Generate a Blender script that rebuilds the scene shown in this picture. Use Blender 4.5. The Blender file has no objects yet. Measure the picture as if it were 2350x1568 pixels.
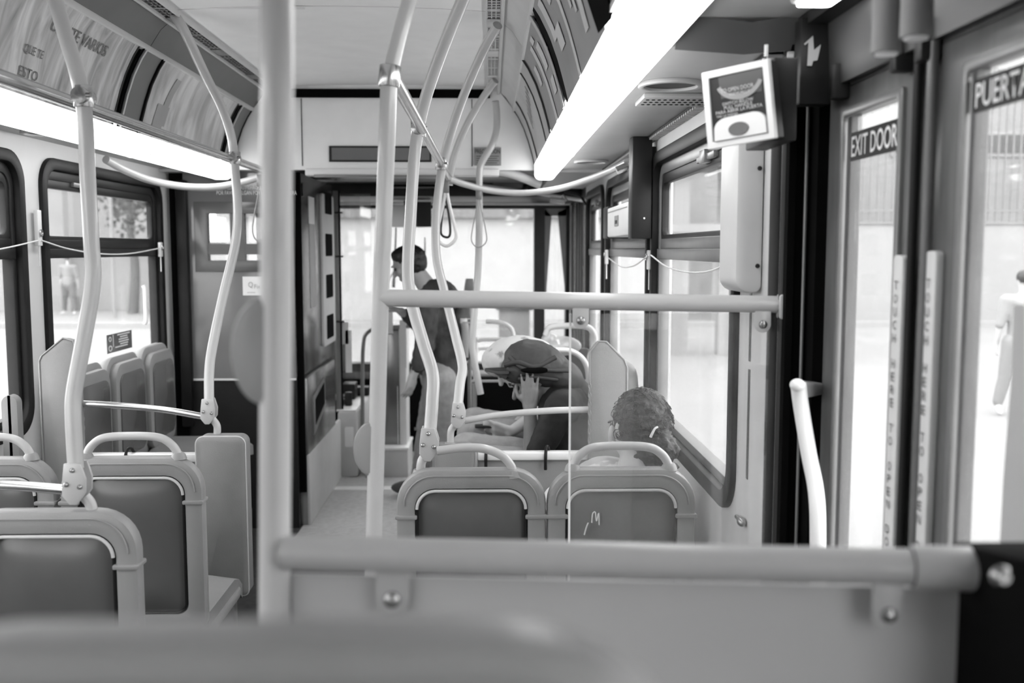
import bpy, bmesh, math, random
from mathutils import Vector, Matrix
random.seed(7)
sc = bpy.context.scene
C = sc.collection

# ---------------------------------------------------------------- camera
FP = 2250.0                       # focal length in pixels of the 2350 px wide frame
CAMZ = 1.6
PITCH = math.atan(212 / FP)
YAW = math.atan(50 / FP * math.cos(PITCH))
FWD = Vector((math.sin(YAW) * math.cos(PITCH), math.cos(YAW) * math.cos(PITCH), -math.sin(PITCH)))
RGT = Vector((math.cos(YAW), -math.sin(YAW), 0))
UPV = RGT.cross(FWD)
CAM = Vector((0, 0, CAMZ))
cd = bpy.data.cameras.new('camera'); cam = bpy.data.objects.new('camera', cd); C.objects.link(cam)
cam.location = CAM
cam.rotation_euler = Matrix((RGT, UPV, -FWD)).transposed().to_euler()
cd.sensor_width = 36; cd.lens = FP / 2350 * 36; cd.clip_start = .02; cd.clip_end = 400
cd.dof.use_dof = True; cd.dof.focus_distance = 3.1; cd.dof.aperture_fstop = 2.9
sc.camera = cam
# ---------------------------------------------------------------- world and light
w = bpy.data.worlds.new('overcast_sky'); sc.world = w; w.use_nodes = True
bg = w.node_tree.nodes['Background']; bg.inputs[0].default_value = (1, 1, 1, 1); bg.inputs[1].default_value = 6.4
LAMP_E = 8.0
sc.view_settings.view_transform = 'Standard'; sc.view_settings.look = 'None'
sc.view_settings.exposure = 0.0; sc.view_settings.gamma = 1; sc.view_settings.use_curve_mapping = False

def W(px, py, Y=None, X=None, Z=None):
    """world point seen at a pixel of the photograph, on a plane of the bus"""
    d = FWD + RGT * ((px - 1175) / FP) + UPV * ((784 - py) / FP)
    if Y is not None: t = Y / d.y
    elif X is not None: t = X / d.x
    else: t = (Z - CAMZ) / d.z
    return CAM + d * t

# ---------------------------------------------------------------- materials
MATS = {}
def mat(name, v, rough=.5, metal=0, var=.06, scale=8, bump=0, bscale=60, spec=.5, coat=0, emit=0, stretch=None):
    if name in MATS: return MATS[name]
    m = bpy.data.materials.new(name); m.use_nodes = True; nt = m.node_tree; N = nt.nodes; L = nt.links
    b = N['Principled BSDF']
    b.inputs['Roughness'].default_value = rough; b.inputs['Metallic'].default_value = metal
    b.inputs['Specular IOR Level'].default_value = spec; b.inputs['Coat Weight'].default_value = coat
    tc = N.new('ShaderNodeTexCoord'); src = tc.outputs['Object']
    if stretch:
        mp = N.new('ShaderNodeMapping'); mp.inputs['Scale'].default_value = stretch; L.new(src, mp.inputs[0]); src = mp.outputs[0]
    n = N.new('ShaderNodeTexNoise'); n.inputs['Scale'].default_value = scale; n.inputs['Detail'].default_value = 5
    L.new(src, n.inputs['Vector'])
    r = N.new('ShaderNodeValToRGB'); r.color_ramp.elements[0].position = .3; r.color_ramp.elements[1].position = .7
    a, c = max(0, v * (1 - var)), min(1, v * (1 + var))
    r.color_ramp.elements[0].color = (a, a, a, 1); r.color_ramp.elements[1].color = (c, c, c, 1)
    L.new(n.outputs['Fac'], r.inputs[0]); L.new(r.outputs[0], b.inputs['Base Color'])
    if bump:
        n2 = N.new('ShaderNodeTexNoise'); n2.inputs['Scale'].default_value = bscale; n2.inputs['Detail'].default_value = 3
        L.new(tc.outputs['Object'], n2.inputs['Vector'])
        bp = N.new('ShaderNodeBump'); bp.inputs['Strength'].default_value = bump; bp.inputs['Distance'].default_value = .004
        L.new(n2.outputs['Fac'], bp.inputs['Height']); L.new(bp.outputs[0], b.inputs['Normal'])
    if emit:
        b.inputs['Emission Color'].default_value = (1, 1, 1, 1); b.inputs['Emission Strength'].default_value = emit
    MATS[name] = m; return m
def glass(name, gloss=.07, haze=0.0, tint=1.0, hv=.6):
    m = bpy.data.materials.new(name); m.use_nodes = True; nt = m.node_tree; N = nt.nodes; L = nt.links
    N.remove(N['Principled BSDF']); out = N['Material Output']
    t = N.new('ShaderNodeBsdfTransparent'); t.inputs[0].default_value = (tint, tint, tint, 1)
    g = N.new('ShaderNodeBsdfGlossy'); g.inputs['Roughness'].default_value = .03
    mx = N.new('ShaderNodeMixShader'); mx.inputs[0].default_value = gloss
    L.new(t.outputs[0], mx.inputs[1]); L.new(g.outputs[0], mx.inputs[2]); last = mx
    if haze:
        d = N.new('ShaderNodeBsdfDiffuse'); d.inputs[0].default_value = (hv, hv, hv, 1)
        m2 = N.new('ShaderNodeMixShader')
        tc = N.new('ShaderNodeTexCoord'); n = N.new('ShaderNodeTexNoise'); n.inputs['Scale'].default_value = 9; n.inputs['Detail'].default_value = 6
        L.new(tc.outputs['Object'], n.inputs['Vector'])
        mr = N.new('ShaderNodeMapRange'); mr.inputs['From Min'].default_value = .3; mr.inputs['From Max'].default_value = .7
        mr.inputs['To Min'].default_value = haze * .5; mr.inputs['To Max'].default_value = haze * 1.5
        L.new(n.outputs['Fac'], mr.inputs[0]); L.new(mr.outputs[0], m2.inputs[0])
        L.new(mx.outputs[0], m2.inputs[1]); L.new(d.outputs[0], m2.inputs[2]); last = m2
    L.new(last.outputs[0], out.inputs[0]); MATS[name] = m; return m
TUBE = mat('painted_tube', .46, .3, var=.03, coat=.2)
TUBEN = mat('near_tube_paint', .34, .33, var=.03, coat=.15)  # tube paint darkened for the weaker light on the near rail
CHROME = mat('brushed_steel', .55, .22, metal=.9, var=.05, stretch=(3, 3, 3))
WALL = mat('wall_laminate', .6, .45, var=.03, bump=.05)
CEIL = mat('ceiling_laminate', .85, .5, var=.03, bump=.05)
SOFF = mat('soffit_plastic', .45, .45, var=.04, bump=.08)
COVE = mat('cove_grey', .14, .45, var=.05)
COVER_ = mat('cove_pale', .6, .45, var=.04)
TRIMW = mat('pale_trim', .6, .4, var=.03)
RUB = mat('black_rubber', .008, .5, var=.3, spec=.25)
DARK = mat('dark_painted_metal', .018, .45, var=.2, spec=.3)
DOORM = mat('door_frame_metal', .12, .33, var=.15, stretch=(6, 6, 1))
DOORH = mat('header_gloss_metal', .75, .35, var=.1, metal=.2)
ALU = mat('aluminium_frame', .22, .35, metal=.4, var=.1)
SEATF = mat('seat_shell_grey', .265, .38, var=.06, bump=.12, bscale=300)
SEATP = mat('seat_back_panel', .1, .24, var=.1, scale=4, bump=.05)
VINYL = mat('seat_vinyl', .22, .5, var=.07, bump=.15, bscale=250)
PIPE = mat('piping_pale', .55, .3, var=.02)
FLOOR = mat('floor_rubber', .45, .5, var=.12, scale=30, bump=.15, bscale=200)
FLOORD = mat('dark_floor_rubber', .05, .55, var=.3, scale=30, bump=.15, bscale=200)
LINEW = mat('standing_line_paint', .75, .5, var=.03)
PLAST = mat('white_plastic', .72, .35, var=.03)
SCREW = mat('screw_steel', .35, .25, metal=.9, var=.1)
PANELN = mat('barrier_panel_grey', .36, .42, var=.04, scale=3)
BLACK = mat('matt_black', .002, .95, var=.2, spec=.1)
GLOSSD = mat('dark_gloss_panel', .16, .12, var=.05)
STEELD = mat('cabinet_metal', .28, .2, metal=.8, var=.1, scale=3)
INK = mat('black_ink', .015, .6)
INKW = mat('white_ink', .85, .6)
GLASS = glass('window_glass', .05, .06, 1, .8)
GLASSD = glass('door_glass', .04, .04)
CLEAR = glass('clear_polycarbonate', .05, .06, .97)
CONC = mat('pale_concrete', .18, .9, var=.06, scale=.6, bump=.2, bscale=5)
CONW = mat('white_render_wall', .24, .9, var=.04, scale=.4)
LAMPM = mat('lamp_diffuser', .85, .3, var=.01, emit=LAMP_E)

# ---------------------------------------------------------------- mesh builder
def rrect(x0, x1, z0, z1, r=.02, n=6, tr=None, tl=None, br=None, bl=None):
    R = [r if br is None else br, r if tr is None else tr, r if tl is None else tl, r if bl is None else bl]
    P = []
    for i, (cx, cz, a0) in enumerate(((x1, z0, -90), (x1, z1, 0), (x0, z1, 90), (x0, z0, 180))):
        q = max(R[i], 1e-4); sx = 1 if cx == x1 else -1; sz = 1 if cz == z1 else -1
        ox, oz = cx - sx * q, cz - sz * q
        for k in range(n + 1):
            a = math.radians(a0 + 90 * k / n); P.append((ox + q * math.cos(a), oz + q * math.sin(a)))
    return P
def ell(cx, cz, rx, rz, n=24): return [(cx + rx * math.cos(2 * math.pi * k / n), cz + rz * math.sin(2 * math.pi * k / n)) for k in range(n)]
def smooth_path(pts, k=6):
    P = [Vector(p) for p in pts]
    if len(P) < 3: return P
    out = []
    Q = [P[0] * 2 - P[1]] + P + [P[-1] * 2 - P[-2]]
    for i in range(1, len(Q) - 2):
        a, b, c, d = Q[i - 1:i + 3]
        for j in range(k):
            t = j / k
            out.append(.5 * (2 * b + (c - a) * t + (2 * a - 5 * b + 4 * c - d) * t * t + (3 * b - a - 3 * c + d) * t ** 3))
    out.append(P[-1]); return out
AX = {'x': lambda a, p: (a, p[0], p[1]), 'y': lambda a, p: (p[0], a, p[1]), 'z': lambda a, p: (p[0], p[1], a)}
class MB:
    def __init__(s): s.v = []; s.f = []
    def add(s, v, f):
        o = len(s.v); s.v += [Vector(p) for p in v]; s.f += [[i + o for i in q] for q in f]; return s
    def box(s, x0, x1, y0, y1, z0, z1):
        v = [(x, y, z) for x in (x0, x1) for y in (y0, y1) for z in (z0, z1)]
        return s.add(v, [(0, 1, 3, 2), (4, 6, 7, 5), (0, 4, 5, 1), (2, 3, 7, 6), (0, 2, 6, 4), (1, 5, 7, 3)])
    def bar(s, p0, p1, wx, wy, up=(0, 0, 1)):
        p0, p1 = Vector(p0), Vector(p1); d = (p1 - p0).normalized(); u = Vector(up)
        if abs(d.dot(u)) > .98: u = Vector((0, 1, 0))
        a = d.cross(u).normalized(); b = a.cross(d).normalized()
        v = [p + a * i * wx / 2 + b * j * wy / 2 for p in (p0, p1) for i, j in ((-1, -1), (1, -1), (1, 1), (-1, 1))]
        return s.add(v, [(0, 1, 2, 3), (7, 6, 5, 4), (0, 4, 5, 1), (1, 5, 6, 2), (2, 6, 7, 3), (3, 7, 4, 0)])
    def tube(s, pts, r, n=14, k=6, raw=False):
        P = [Vector(p) for p in pts] if raw else smooth_path(pts, k)
        rs = r if isinstance(r, (list, tuple)) else [r] * len(P)
        if len(rs) != len(P): rs = [rs[0] + (rs[-1] - rs[0]) * i / (len(P) - 1) for i in range(len(P))]
        t = (P[1] - P[0]).normalized(); u = t.orthogonal().normalized(); V = []; F = []
        for i, p in enumerate(P):
            t2 = (P[min(i + 1, len(P) - 1)] - P[max(i - 1, 0)]).normalized()
            u = (u - t2 * u.dot(t2)).normalized(); w_ = t2.cross(u)
            for j in range(n):
                a = 2 * math.pi * j / n; V.append(p + (u * math.cos(a) + w_ * math.sin(a)) * rs[i])
        for i in range(len(P) - 1):
            for j in range(n):
                j2 = (j + 1) % n; F.append((i * n + j, i * n + j2, (i + 1) * n + j2, (i + 1) * n + j))
        F.append(tuple(range(n - 1, -1, -1))); F.append(tuple(range((len(P) - 1) * n, len(P) * n)))
        return s.add(V, F)
    def loop(s, pts, r, n=8):
        P = [Vector(p) for p in pts]; m = len(P); V = []; F = []; u = None
        for i in range(m):
            t = (P[(i + 1) % m] - P[i - 1]).normalized()
            u = t.orthogonal().normalized() if u is None else (u - t * u.dot(t)).normalized()
            w_ = t.cross(u)
            for j in range(n):
                a = 2 * math.pi * j / n; V.append(P[i] + (u * math.cos(a) + w_ * math.sin(a)) * r)
        for i in range(m):
            for j in range(n):
                j2 = (j + 1) % n; i2 = (i + 1) % m; F.append((i * n + j, i * n + j2, i2 * n + j2, i2 * n + j))
        return s.add(V, F)
    def cyl(s, p0, p1, r, r1=None, n=16): return s.tube([p0, p1], [r, r if r1 is None else r1], n, raw=True)
    def plate(s, pts, a, b, axis='y'):
        n = len(pts); m = AX[axis]
        return s.add([m(a, p) for p in pts] + [m(b, p) for p in pts],
                     [tuple(range(n)), tuple(range(2 * n - 1, n - 1, -1))] + [(i, i + n, (i + 1) % n + n, (i + 1) % n) for i in range(n)])
    def ring(s, o, i, a, b, axis='y'):
        n = len(o); m = AX[axis]; V = [m(a, p) for p in o] + [m(a, p) for p in i] + [m(b, p) for p in o] + [m(b, p) for p in i]; F = []
        for k in range(n):
            q = (k + 1) % n
            F += [(k, q, n + q, n + k), (2 * n + k, 3 * n + k, 3 * n + q, 2 * n + q), (k, 2 * n + k, 2 * n + q, q), (n + k, n + q, 3 * n + q, 3 * n + k)]
        return s.add(V, F)
    def sheet(s, rows, th=None):
        """grid of points; th: thickness vector"""
        R, K = len(rows), len(rows[0]); V = [Vector(p) for r in rows for p in r]; n = len(V)
        F = [(i * K + j, i * K + j + 1, (i + 1) * K + j + 1, (i + 1) * K + j) for i in range(R - 1) for j in range(K - 1)]
        if th is not None:
            th = Vector(th); V += [p + th for p in V]
            F += [tuple(x + n for x in reversed(f)) for f in F[:]]
            B = [j for j in range(K)] + [i * K + K - 1 for i in range(1, R)] + [(R - 1) * K + j for j in range(K - 2, -1, -1)] + [i * K for i in range(R - 2, 0, -1)]
            F += [(B[i], B[(i + 1) % len(B)], B[(i + 1) % len(B)] + n, B[i] + n) for i in range(len(B))]
        return s.add(V, F)
    def ellipsoid(s, c, r, rot=None, nu=16, nv=10):
        V = []; F = []; c = Vector(c); M = rot or Matrix.Identity(3)
        for i in range(1, nv):
            th = math.pi * i / nv
            for j in range(nu):
                a = 2 * math.pi * j / nu
                V.append(c + M @ Vector((r[0] * math.sin(th) * math.cos(a), r[1] * math.sin(th) * math.sin(a), r[2] * math.cos(th))))
        V.append(c + M @ Vector((0, 0, r[2]))); V.append(c - M @ Vector((0, 0, r[2]))); T = len(V) - 2; B = len(V) - 1
        for i in range(nv - 2):
            for j in range(nu):
                F.append((i * nu + j, (i + 1) * nu + j, (i + 1) * nu + (j + 1) % nu, i * nu + (j + 1) % nu))
        for j in range(nu):
            F.append((T, j, (j + 1) % nu)); F.append((B, (nv - 2) * nu + (j + 1) % nu, (nv - 2) * nu + j))
        return s.add(V, F)
    def build(s, name, m, parent=None, bevel=0, smooth=True, tag_=None, kind=None, label=None):
        me = bpy.data.meshes.new(name)
        off = Vector((0, 0, 0)); p = parent
        while p is not None: off += p.location; p = p.parent
        o = bpy.data.objects.new(name, me); C.objects.link(o)
        if parent is not None: o.parent = parent
        else:
            xs = [v.x for v in s.v]; ys = [v.y for v in s.v]; zs = [v.z for v in s.v]
            off = Vector(((min(xs) + max(xs)) / 2, (min(ys) + max(ys)) / 2, min(zs))); o.location = off
        bm = bmesh.new(); vs = [bm.verts.new(v - off) for v in s.v]
        for f in s.f:
            try: bm.faces.new([vs[i] for i in f])
            except ValueError: pass
        bmesh.ops.recalc_face_normals(bm, faces=bm.faces)
        if bevel:
            ed = [e for e in bm.edges if len(e.link_faces) == 2 and e.calc_face_angle(0) > .7]
            bmesh.ops.bevel(bm, geom=ed, offset=bevel, segments=2, profile=.5, affect='EDGES', clamp_overlap=True)
        bm.to_mesh(me); bm.free(); me.materials.append(m)
        if smooth:
            me.polygons.foreach_set('use_smooth', [True] * len(me.polygons)); me.set_sharp_from_angle(angle=math.radians(38))
        if tag_: tag(o, *tag_)
        if kind: o['kind'] = kind
        if label: o['label'] = label
        return o
def tag(o, label, cat, group=None):
    o['label'] = label; o['category'] = cat
    if group: o['group'] = group
    return o
def thing(name, label, cat, loc=(0, 0, 0), group=None):
    o = bpy.data.objects.new(name, None); C.objects.link(o); o.location = loc; o.empty_display_size = .05
    return tag(o, label, cat, group)
def copy_tree(o, parent=None):
    c = o.copy(); C.objects.link(c)
    if parent is not None: c.parent = parent
    for ch in [x for x in C.objects if x.parent == o]: copy_tree(ch, c)
    return c
def text(s, org, u, v, width, height, m, parent, name='lettering', bold=.0, depth=.0006):
    """flat lettering: lower left corner, right and up directions, size"""
    cu = bpy.data.curves.new(name, 'FONT'); cu.body = s; cu.size = 1; cu.offset = bold; cu.extrude = 0.0; cu.resolution_u = 3
    t = bpy.data.objects.new(name, cu); C.objects.link(t)
    dg = bpy.context.evaluated_depsgraph_get(); me = bpy.data.meshes.new_from_object(t.evaluated_get(dg))
    bpy.data.objects.remove(t)
    xs = [q.co.x for q in me.vertices]; ys = [q.co.y for q in me.vertices]
    x0, y0, dx, dy = min(xs), min(ys), max(xs) - min(xs), max(ys) - min(ys)
    u, v, org = Vector(u).normalized(), Vector(v).normalized(), Vector(org)
    off = Vector((0, 0, 0)); p = parent
    while p is not None: off += p.location; p = p.parent
    for q in me.vertices:
        q.co = org + u * ((q.co.x - x0) / dx * width) + v * ((q.co.y - y0) / dy * height) - off
    me.materials.clear(); me.materials.append(m)
    o = bpy.data.objects.new(name, me); C.objects.link(o); o.parent = parent; return o
def struct(o, kind='structure'):
    o['kind'] = kind; return o
# ================================================================ SETTING
XR, XL, XC = .65, -1.8, -.575
ZC = 2.47
def pr(side, rel): return XC + side * rel

# floor -----------------------------------------------------------
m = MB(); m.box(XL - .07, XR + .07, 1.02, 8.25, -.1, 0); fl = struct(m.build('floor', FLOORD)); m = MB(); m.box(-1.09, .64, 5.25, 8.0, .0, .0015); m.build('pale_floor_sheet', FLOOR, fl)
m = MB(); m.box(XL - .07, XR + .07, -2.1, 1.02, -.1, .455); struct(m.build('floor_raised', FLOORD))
m = MB(); m.box(-1.07, .64, 6.42, 6.52, .0012, .006); m.build('standing_line', LINEW, fl)
m = MB(); m.box(XL, XR, 1.0, 1.04, .43, .47); m.build('step_nosing', ALU, fl)
# ceiling -----------------------------------------------------------
PROF = [(.0, 2.485), (.3, 2.48), (.56, 2.47)]
def prof_sheet(rel_pts, y0, y1, side, th=.012, ny=2):
    mb = MB(); rows = [[(pr(side, r), y0 + (y1 - y0) * i / (ny - 1), z) for r, z in rel_pts] for i in range(ny)]
    mb.sheet(rows, (0, 0, th)); return mb
ce = None
for k, (a, b) in enumerate(((-2.1, .3), (.306, 3.69), (3.702, 5.42))):
    m = MB(); rows = [[(XC + x, y, 2.485 - .04 * (abs(x) / .56) ** 2 * .4) for x in (-.56, -.4, -.2, 0, .2, .4, .56)] for y in (a, b)]
    m.sheet(rows, (0, 0, .02))
    if ce is None: ce = struct(m.build('ceiling', CEIL))
    else: m.build('ceiling_panel', CEIL, ce)
m = MB(); m.box(XC - .56, XC + .56, 3.66, 3.74, 2.497, 2.51); m.build('joint_backing', DARK, ce)
m = MB(); m.box(XC - .5, XC - .1, 3.688, 3.704, 2.474, 2.482); m.build('joint_strip', PLAST, ce)
# roof skin so that daylight does not leak
m = MB(); m.box(XL - .07, XR + .07, -2.1, 8.25, 2.62, 2.66); struct(m.build('roof', DARK))
m = MB(); m.box(XL - .07, XL, -2.1, 8.25, 2.06, 2.62); m.box(XR, XR + .07, -2.1, 8.25, 2.06, 2.62); struct(m.build('roof_side', DARK))
# coves, vents, posters bands, soffits --------------------------------
BAND = [(.62, 2.455), (.66, 2.42), (.7, 2.36)]
POST = [(.712, 2.345), (.735, 2.31), (.765, 2.25), (.79, 2.18), (.81, 2.11), (.822, 2.06)]
for side, nm in ((-1, 'left'), (1, 'right')):
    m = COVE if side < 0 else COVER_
    segs = ((-2.1, 1.2), (1.206, 3.80), (3.806, 5.42))
    root = None
    for a, b in segs:
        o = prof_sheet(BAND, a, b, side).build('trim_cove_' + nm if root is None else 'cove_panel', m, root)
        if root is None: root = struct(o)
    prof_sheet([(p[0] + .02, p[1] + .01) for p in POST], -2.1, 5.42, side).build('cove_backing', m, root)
    mb = MB(); mb.box(*sorted((pr(side, .698), pr(side, .722))), -2.1, 5.42, 2.338, 2.36); mb.build('upper_frame_strip', TRIMW, root, bevel=.003)
    mb = MB(); mb.box(*sorted((pr(side, .56), pr(side, .566))), -2.1, 5.42, 2.445, 2.48); mb.box(*sorted((pr(side, .615), pr(side, .628))), -2.1, 5.42, 2.436, 2.46)
    mb.build('vent_edge_rail', TRIMW, root, bevel=.002)
    # perforated air vent
    vent = thing('air_vent', 'perforated air vent strip running along the %s side of the ceiling' % nm, 'vent', (pr(side, .59), 1.6, 2.44))
    mb = MB(); mb.box(pr(side, .59) - .025, pr(side, .59) + .025, 1.2, 5.38, 2.462, 2.468); mb.build('duct_backing', BLACK, vent)
    mb = MB(); x0 = pr(side, .59)
    for dx in (-.024, -.008, .008, .024): mb.box(x0 + dx - .002, x0 + dx + .002, 1.2, 5.38, 2.448, 2.452)
    y = 1.2
    while y < 5.38:
        mb.box(x0 - .024, x0 + .024, y, y + (.006 if int((y - 1.2) / .036) % 6 else .02), 2.447, 2.452); y += .036
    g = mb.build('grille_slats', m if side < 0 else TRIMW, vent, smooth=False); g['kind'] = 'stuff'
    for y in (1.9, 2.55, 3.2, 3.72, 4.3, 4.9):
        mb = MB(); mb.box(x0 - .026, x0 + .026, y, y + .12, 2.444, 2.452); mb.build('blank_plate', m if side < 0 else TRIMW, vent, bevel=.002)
    # soffit
    mb = MB(); mb.box(*sorted((pr(side, .93), pr(side, 1.225))), -2.1 if side < 0 else 2.16, 5.42, 2.035, 2.06)
    so = struct(mb.build('trim_soffit_' + nm, SOFF, bevel=.002))
    mb = MB(); mb.box(*sorted((pr(side, .93), pr(side, 1.225))), 5.43, 6.9, 2.02, 2.05); mb.build('soffit_panel', SOFF, so)
    if side > 0:
        mb = MB(); mb.box(.355, .65, -2.1, .95, 2.035, 2.06); mb.build('soffit_panel', SOFF, so)
    mb = MB(); mb.box(*sorted((pr(side, .93), pr(side, .945))), -2.1, 5.42, 2.022, 2.06); mb.build('lamp_side_strip', TRIMW, so)
# speakers in the soffits
def speaker(x, y, z, r, lab):
    t = thing('ceiling_speaker', lab, 'speaker', (x, y, z), 'round speakers in the soffits')
    mb = MB(); o = ell(x, y, r, r, 32); i = ell(x, y, r * .82, r * .82, 32); mb.ring(o, i, z - .012, z, 'z'); mb.build('rim', SOFF, t, bevel=.003)
    mb = MB(); mb.plate(ell(x, y, r * .83, r * .83, 32), z - .004, z, 'z'); mb.build('cone_cover', DARK, t)
    return t
speaker(.475, 2.62, 2.035, .085, 'round grey speaker in the right soffit beside the framed handle sign')
speaker(.5, 4.9, 2.035, .085, 'round speaker far along the right soffit beyond the lamp end')
speaker(-1.66, 3.75, 2.035, .085, 'oval looking dark speaker in the left soffit above the window')
# raised perforated box by the right speaker
t = thing('soffit_grille_box', 'small dark raised grille box with two rows of holes beside the right speaker', 'grille', (.52, 2.9, 2.0))
mb = MB(); mb.box(.43, .64, 2.78, 2.95, 2.02, 2.035); mb.build('housing', SOFF, t, bevel=.004)
mb = MB()
for j in range(3):
    for i in range(12): mb.cyl((.445 + i * .0165, 2.81 + j * .045, 2.0185), (.445 + i * .0165, 2.81 + j * .045, 2.021), .005, n=8)
mb.build('hole_rows', BLACK, t)['kind'] = 'stuff'
# vent strip where the soffit meets the right wall
t = thing('wall_vent', 'narrow slotted vent strip between right soffit and window wall', 'vent', (.63, 4, 2.03))
mb = MB(); mb.box(.612, .648, 2.2, 5.4, 2.028, 2.034); mb.build('backing', DARK, t)
mb = MB(); y = 2.2
while y < 5.4: mb.box(.614, .646, y, y + .016, 2.02, 2.029); y += .035
mb.build('slats', SOFF, t, smooth=False)['kind'] = 'stuff'

# walls ------------------------------------------------------------
def wall(name, xa, xb, wins, y0, y1, m, extra=()):
    mb = MB(); mb.box(xa, xb, y0, y1, -.1, .9) if not extra else [mb.box(xa, xb, a, b, -.1, .9) for a, b in extra]
    (mb.box(xa, xb, y0, y1, 1.96, 2.1)) if not extra else [mb.box(xa, xb, a, b, 1.96, 2.1) for a, b in extra]
    e = sorted(wins); spans = [(y0, y1)] if not extra else list(extra)
    for a, b in spans:
        c = a
        for w0, w1 in [w_ for w_ in e if a <= w_[0] < b]:
            if w0 > c: mb.box(xa, xb, c, w0, .9, 1.96)
            c = w1
        if c < b: mb.box(xa, xb, c, b, .9, 1.96)
    # corner fillers so that the rounded seals meet the wall
    for w0, w1 in e:
        for yy, sy in ((w0, 1), (w1, -1)):
            for zz, sz in ((.9, 1), (1.96, -1)):
                n = 8; r = .1; P = [(yy, zz)] + [(yy + sy * r - sy * r * math.sin(math.pi / 2 * k / n), zz + sz * r - sz * r * math.cos(math.pi / 2 * k / n)) for k in range(n + 1)]
                mb.plate(P, xa, xb, 'x')
    return struct(mb.build(name, m, smooth=False))
RW = [(2.55, 3.88), (3.98, 5.42), (5.6, 6.55), (-1.7, -.35), (-.25, .75)]
LW = [(2.35, 3.83), (4.0, 5.42), (5.9, 7.9), (.8, 2.2), (-1.7, -.35), (-.25, .68)]
wr = wall('wall_right', XR, XR + .07, RW, -2.1, 8.2, WALL, ((-2.1, .93), (2.19, 6.7), (7.95, 8.2)))
wl = wall('wall_left', XL - .07, XL, LW, -2.1, 8.2, WALL)
mb = MB(); mb.box(XL - .07, XR + .07, -2.16, -2.1, -.1, 2.62); struct(mb.build('wall_rear', WALL))
wn = 0
def window(side, y0, y1, split=True, detail=True):
    global wn; wn += 1
    X = XR if side > 0 else XL; s = side
    z0, z1 = .9, 1.96
    t = bpy.data.objects.new('window_%d' % wn, None); C.objects.link(t); t.location = (X, (y0 + y1) / 2, z0); struct(t)
    o = rrect(y0 - .012, y1 + .012, z0 - .012, z1 + .012, .12, 8); i = rrect(y0 + .035, y1 - .035, z0 + .035, z1 - .035, .09, 8)
    mb = MB(); mb.ring(o, i, X - s * .018, X + s * .03, 'x'); mb.build('rubber_seal', RUB, t, bevel=.006)
    o = rrect(y0 + .03, y1 - .03, z0 + .03, z1 - .03, .09, 8); i = rrect(y0 + .062, y1 - .062, z0 + .062, z1 - .075, .06, 8)
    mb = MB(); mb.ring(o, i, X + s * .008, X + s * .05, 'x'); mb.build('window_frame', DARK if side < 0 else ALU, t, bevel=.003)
    if split:
        mb = MB(); mb.box(*sorted((X + s * .0, X + s * .05)), y0 + .05, y1 - .05, 1.562, 1.602); mb.box(*sorted((X + s * .012, X + s * .05)), y0 + .05, y1 - .05, 1.602, 1.64); mb.build('sash_bar', DARK if side < 0 else ALU, t, bevel=.004)
        o = rrect(y0 + .055, y1 - .055, 1.63, 1.89, .04); i = rrect(y0 + .085, y1 - .085, 1.655, 1.85, .03)
        mb = MB(); mb.ring(o, i, X + s * .014, X + s * .04, 'x'); mb.build('sash_frame', DARK, t, bevel=.003)
        if detail:
            mb = MB(); yc = y0 + .45
            mb.box(*sorted((X + s * .0, X + s * .03)), yc - .12, yc + .12, 1.868, 1.888); mb.box(*sorted((X - s * .008, X + s * .03)), yc - .03, yc + .04, 1.86, 1.9); mb.build('latch', ALU, t, bevel=.003)
    mb = MB(); mb.box(*sorted((X + s * .044, X + s * .05)), y0 + .05, y1 - .05, z0 + .05, z1 - .05); mb.build('pane', GLASS, t, smooth=False)
    return t
for a, b in RW: window(1, a, b, True, a > 2)
for a, b in LW: window(-1, a, b, a < 5.8, a > 2)
for z0_, z1_ in ((1.02, 1.3), (1.32, 1.52)):
    mb = MB(); mb.box(XR - .002, XR, 2.42, 2.435, z0_, z1_); mb.build('print_strip', SEATP, wr)
# dark flat bottom trims under the windows, sill
for side, nm, (a, b) in ((-1, 'left', (-2.1, 5.5)), (1, 'right', (2.2, 6.6))):
    X = XR if side > 0 else XL
    mb = MB(); mb.box(*sorted((X - side * .03, X)), a, b, 0, .16); struct(mb.build('baseboard_' + nm, ALU, bevel=.004))
# front bulkhead -----------------------------------------------------
mb = MB(); P = [(pr(-1, .93), 2.03), (pr(1, .93), 2.03), (pr(1, .815), 2.06), (pr(1, .79), 2.18), (pr(1, .765), 2.25), (pr(1, .735), 2.31), (pr(1, .70), 2.36), (pr(1, .62), 2.46), (pr(1, .56), 2.49),
              (pr(-1, .56), 2.49), (pr(-1, .62), 2.46), (pr(-1, .70), 2.36), (pr(-1, .735), 2.31), (pr(-1, .765), 2.25), (pr(-1, .79), 2.18), (pr(-1, .815), 2.06)]
mb.plate(P, 5.42, 5.46, 'y'); bk = struct(mb.build('wall_bulkhead', CEIL, smooth=False))
mb = MB(); mb.box(-1.09, .0, 5.405, 5.425, 2.415, 2.46); mb.build('dark_gap_strip', BLACK, bk)
a, b = W(755, 335, Y=5.41), W(990, 372, Y=5.41)
mb = MB(); mb.box(a.x, b.x, 5.408, 5.425, b.z, a.z); mb.build('destination_slot', DARK, bk)
mb = MB(); mb.box(a.x + .015, b.x - .01, 5.404, 5.41, b.z + .01, a.z - .01); mb.build('slot_glass', GLOSSD, bk)
for px in (692, 1083):
    q = W(px, 300, Y=5.41).x; mb = MB(); mb.box(q - .002, q + .002, 5.416, 5.424, 2.05, 2.41); mb.build('panel_joint', DARK, bk)
mb = MB(); mb.box(-1.0, .05, 5.38, 5.46, 1.995, 2.035); mb.build('lower_edge_strip', PLAST, bk, bevel=.008)
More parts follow.
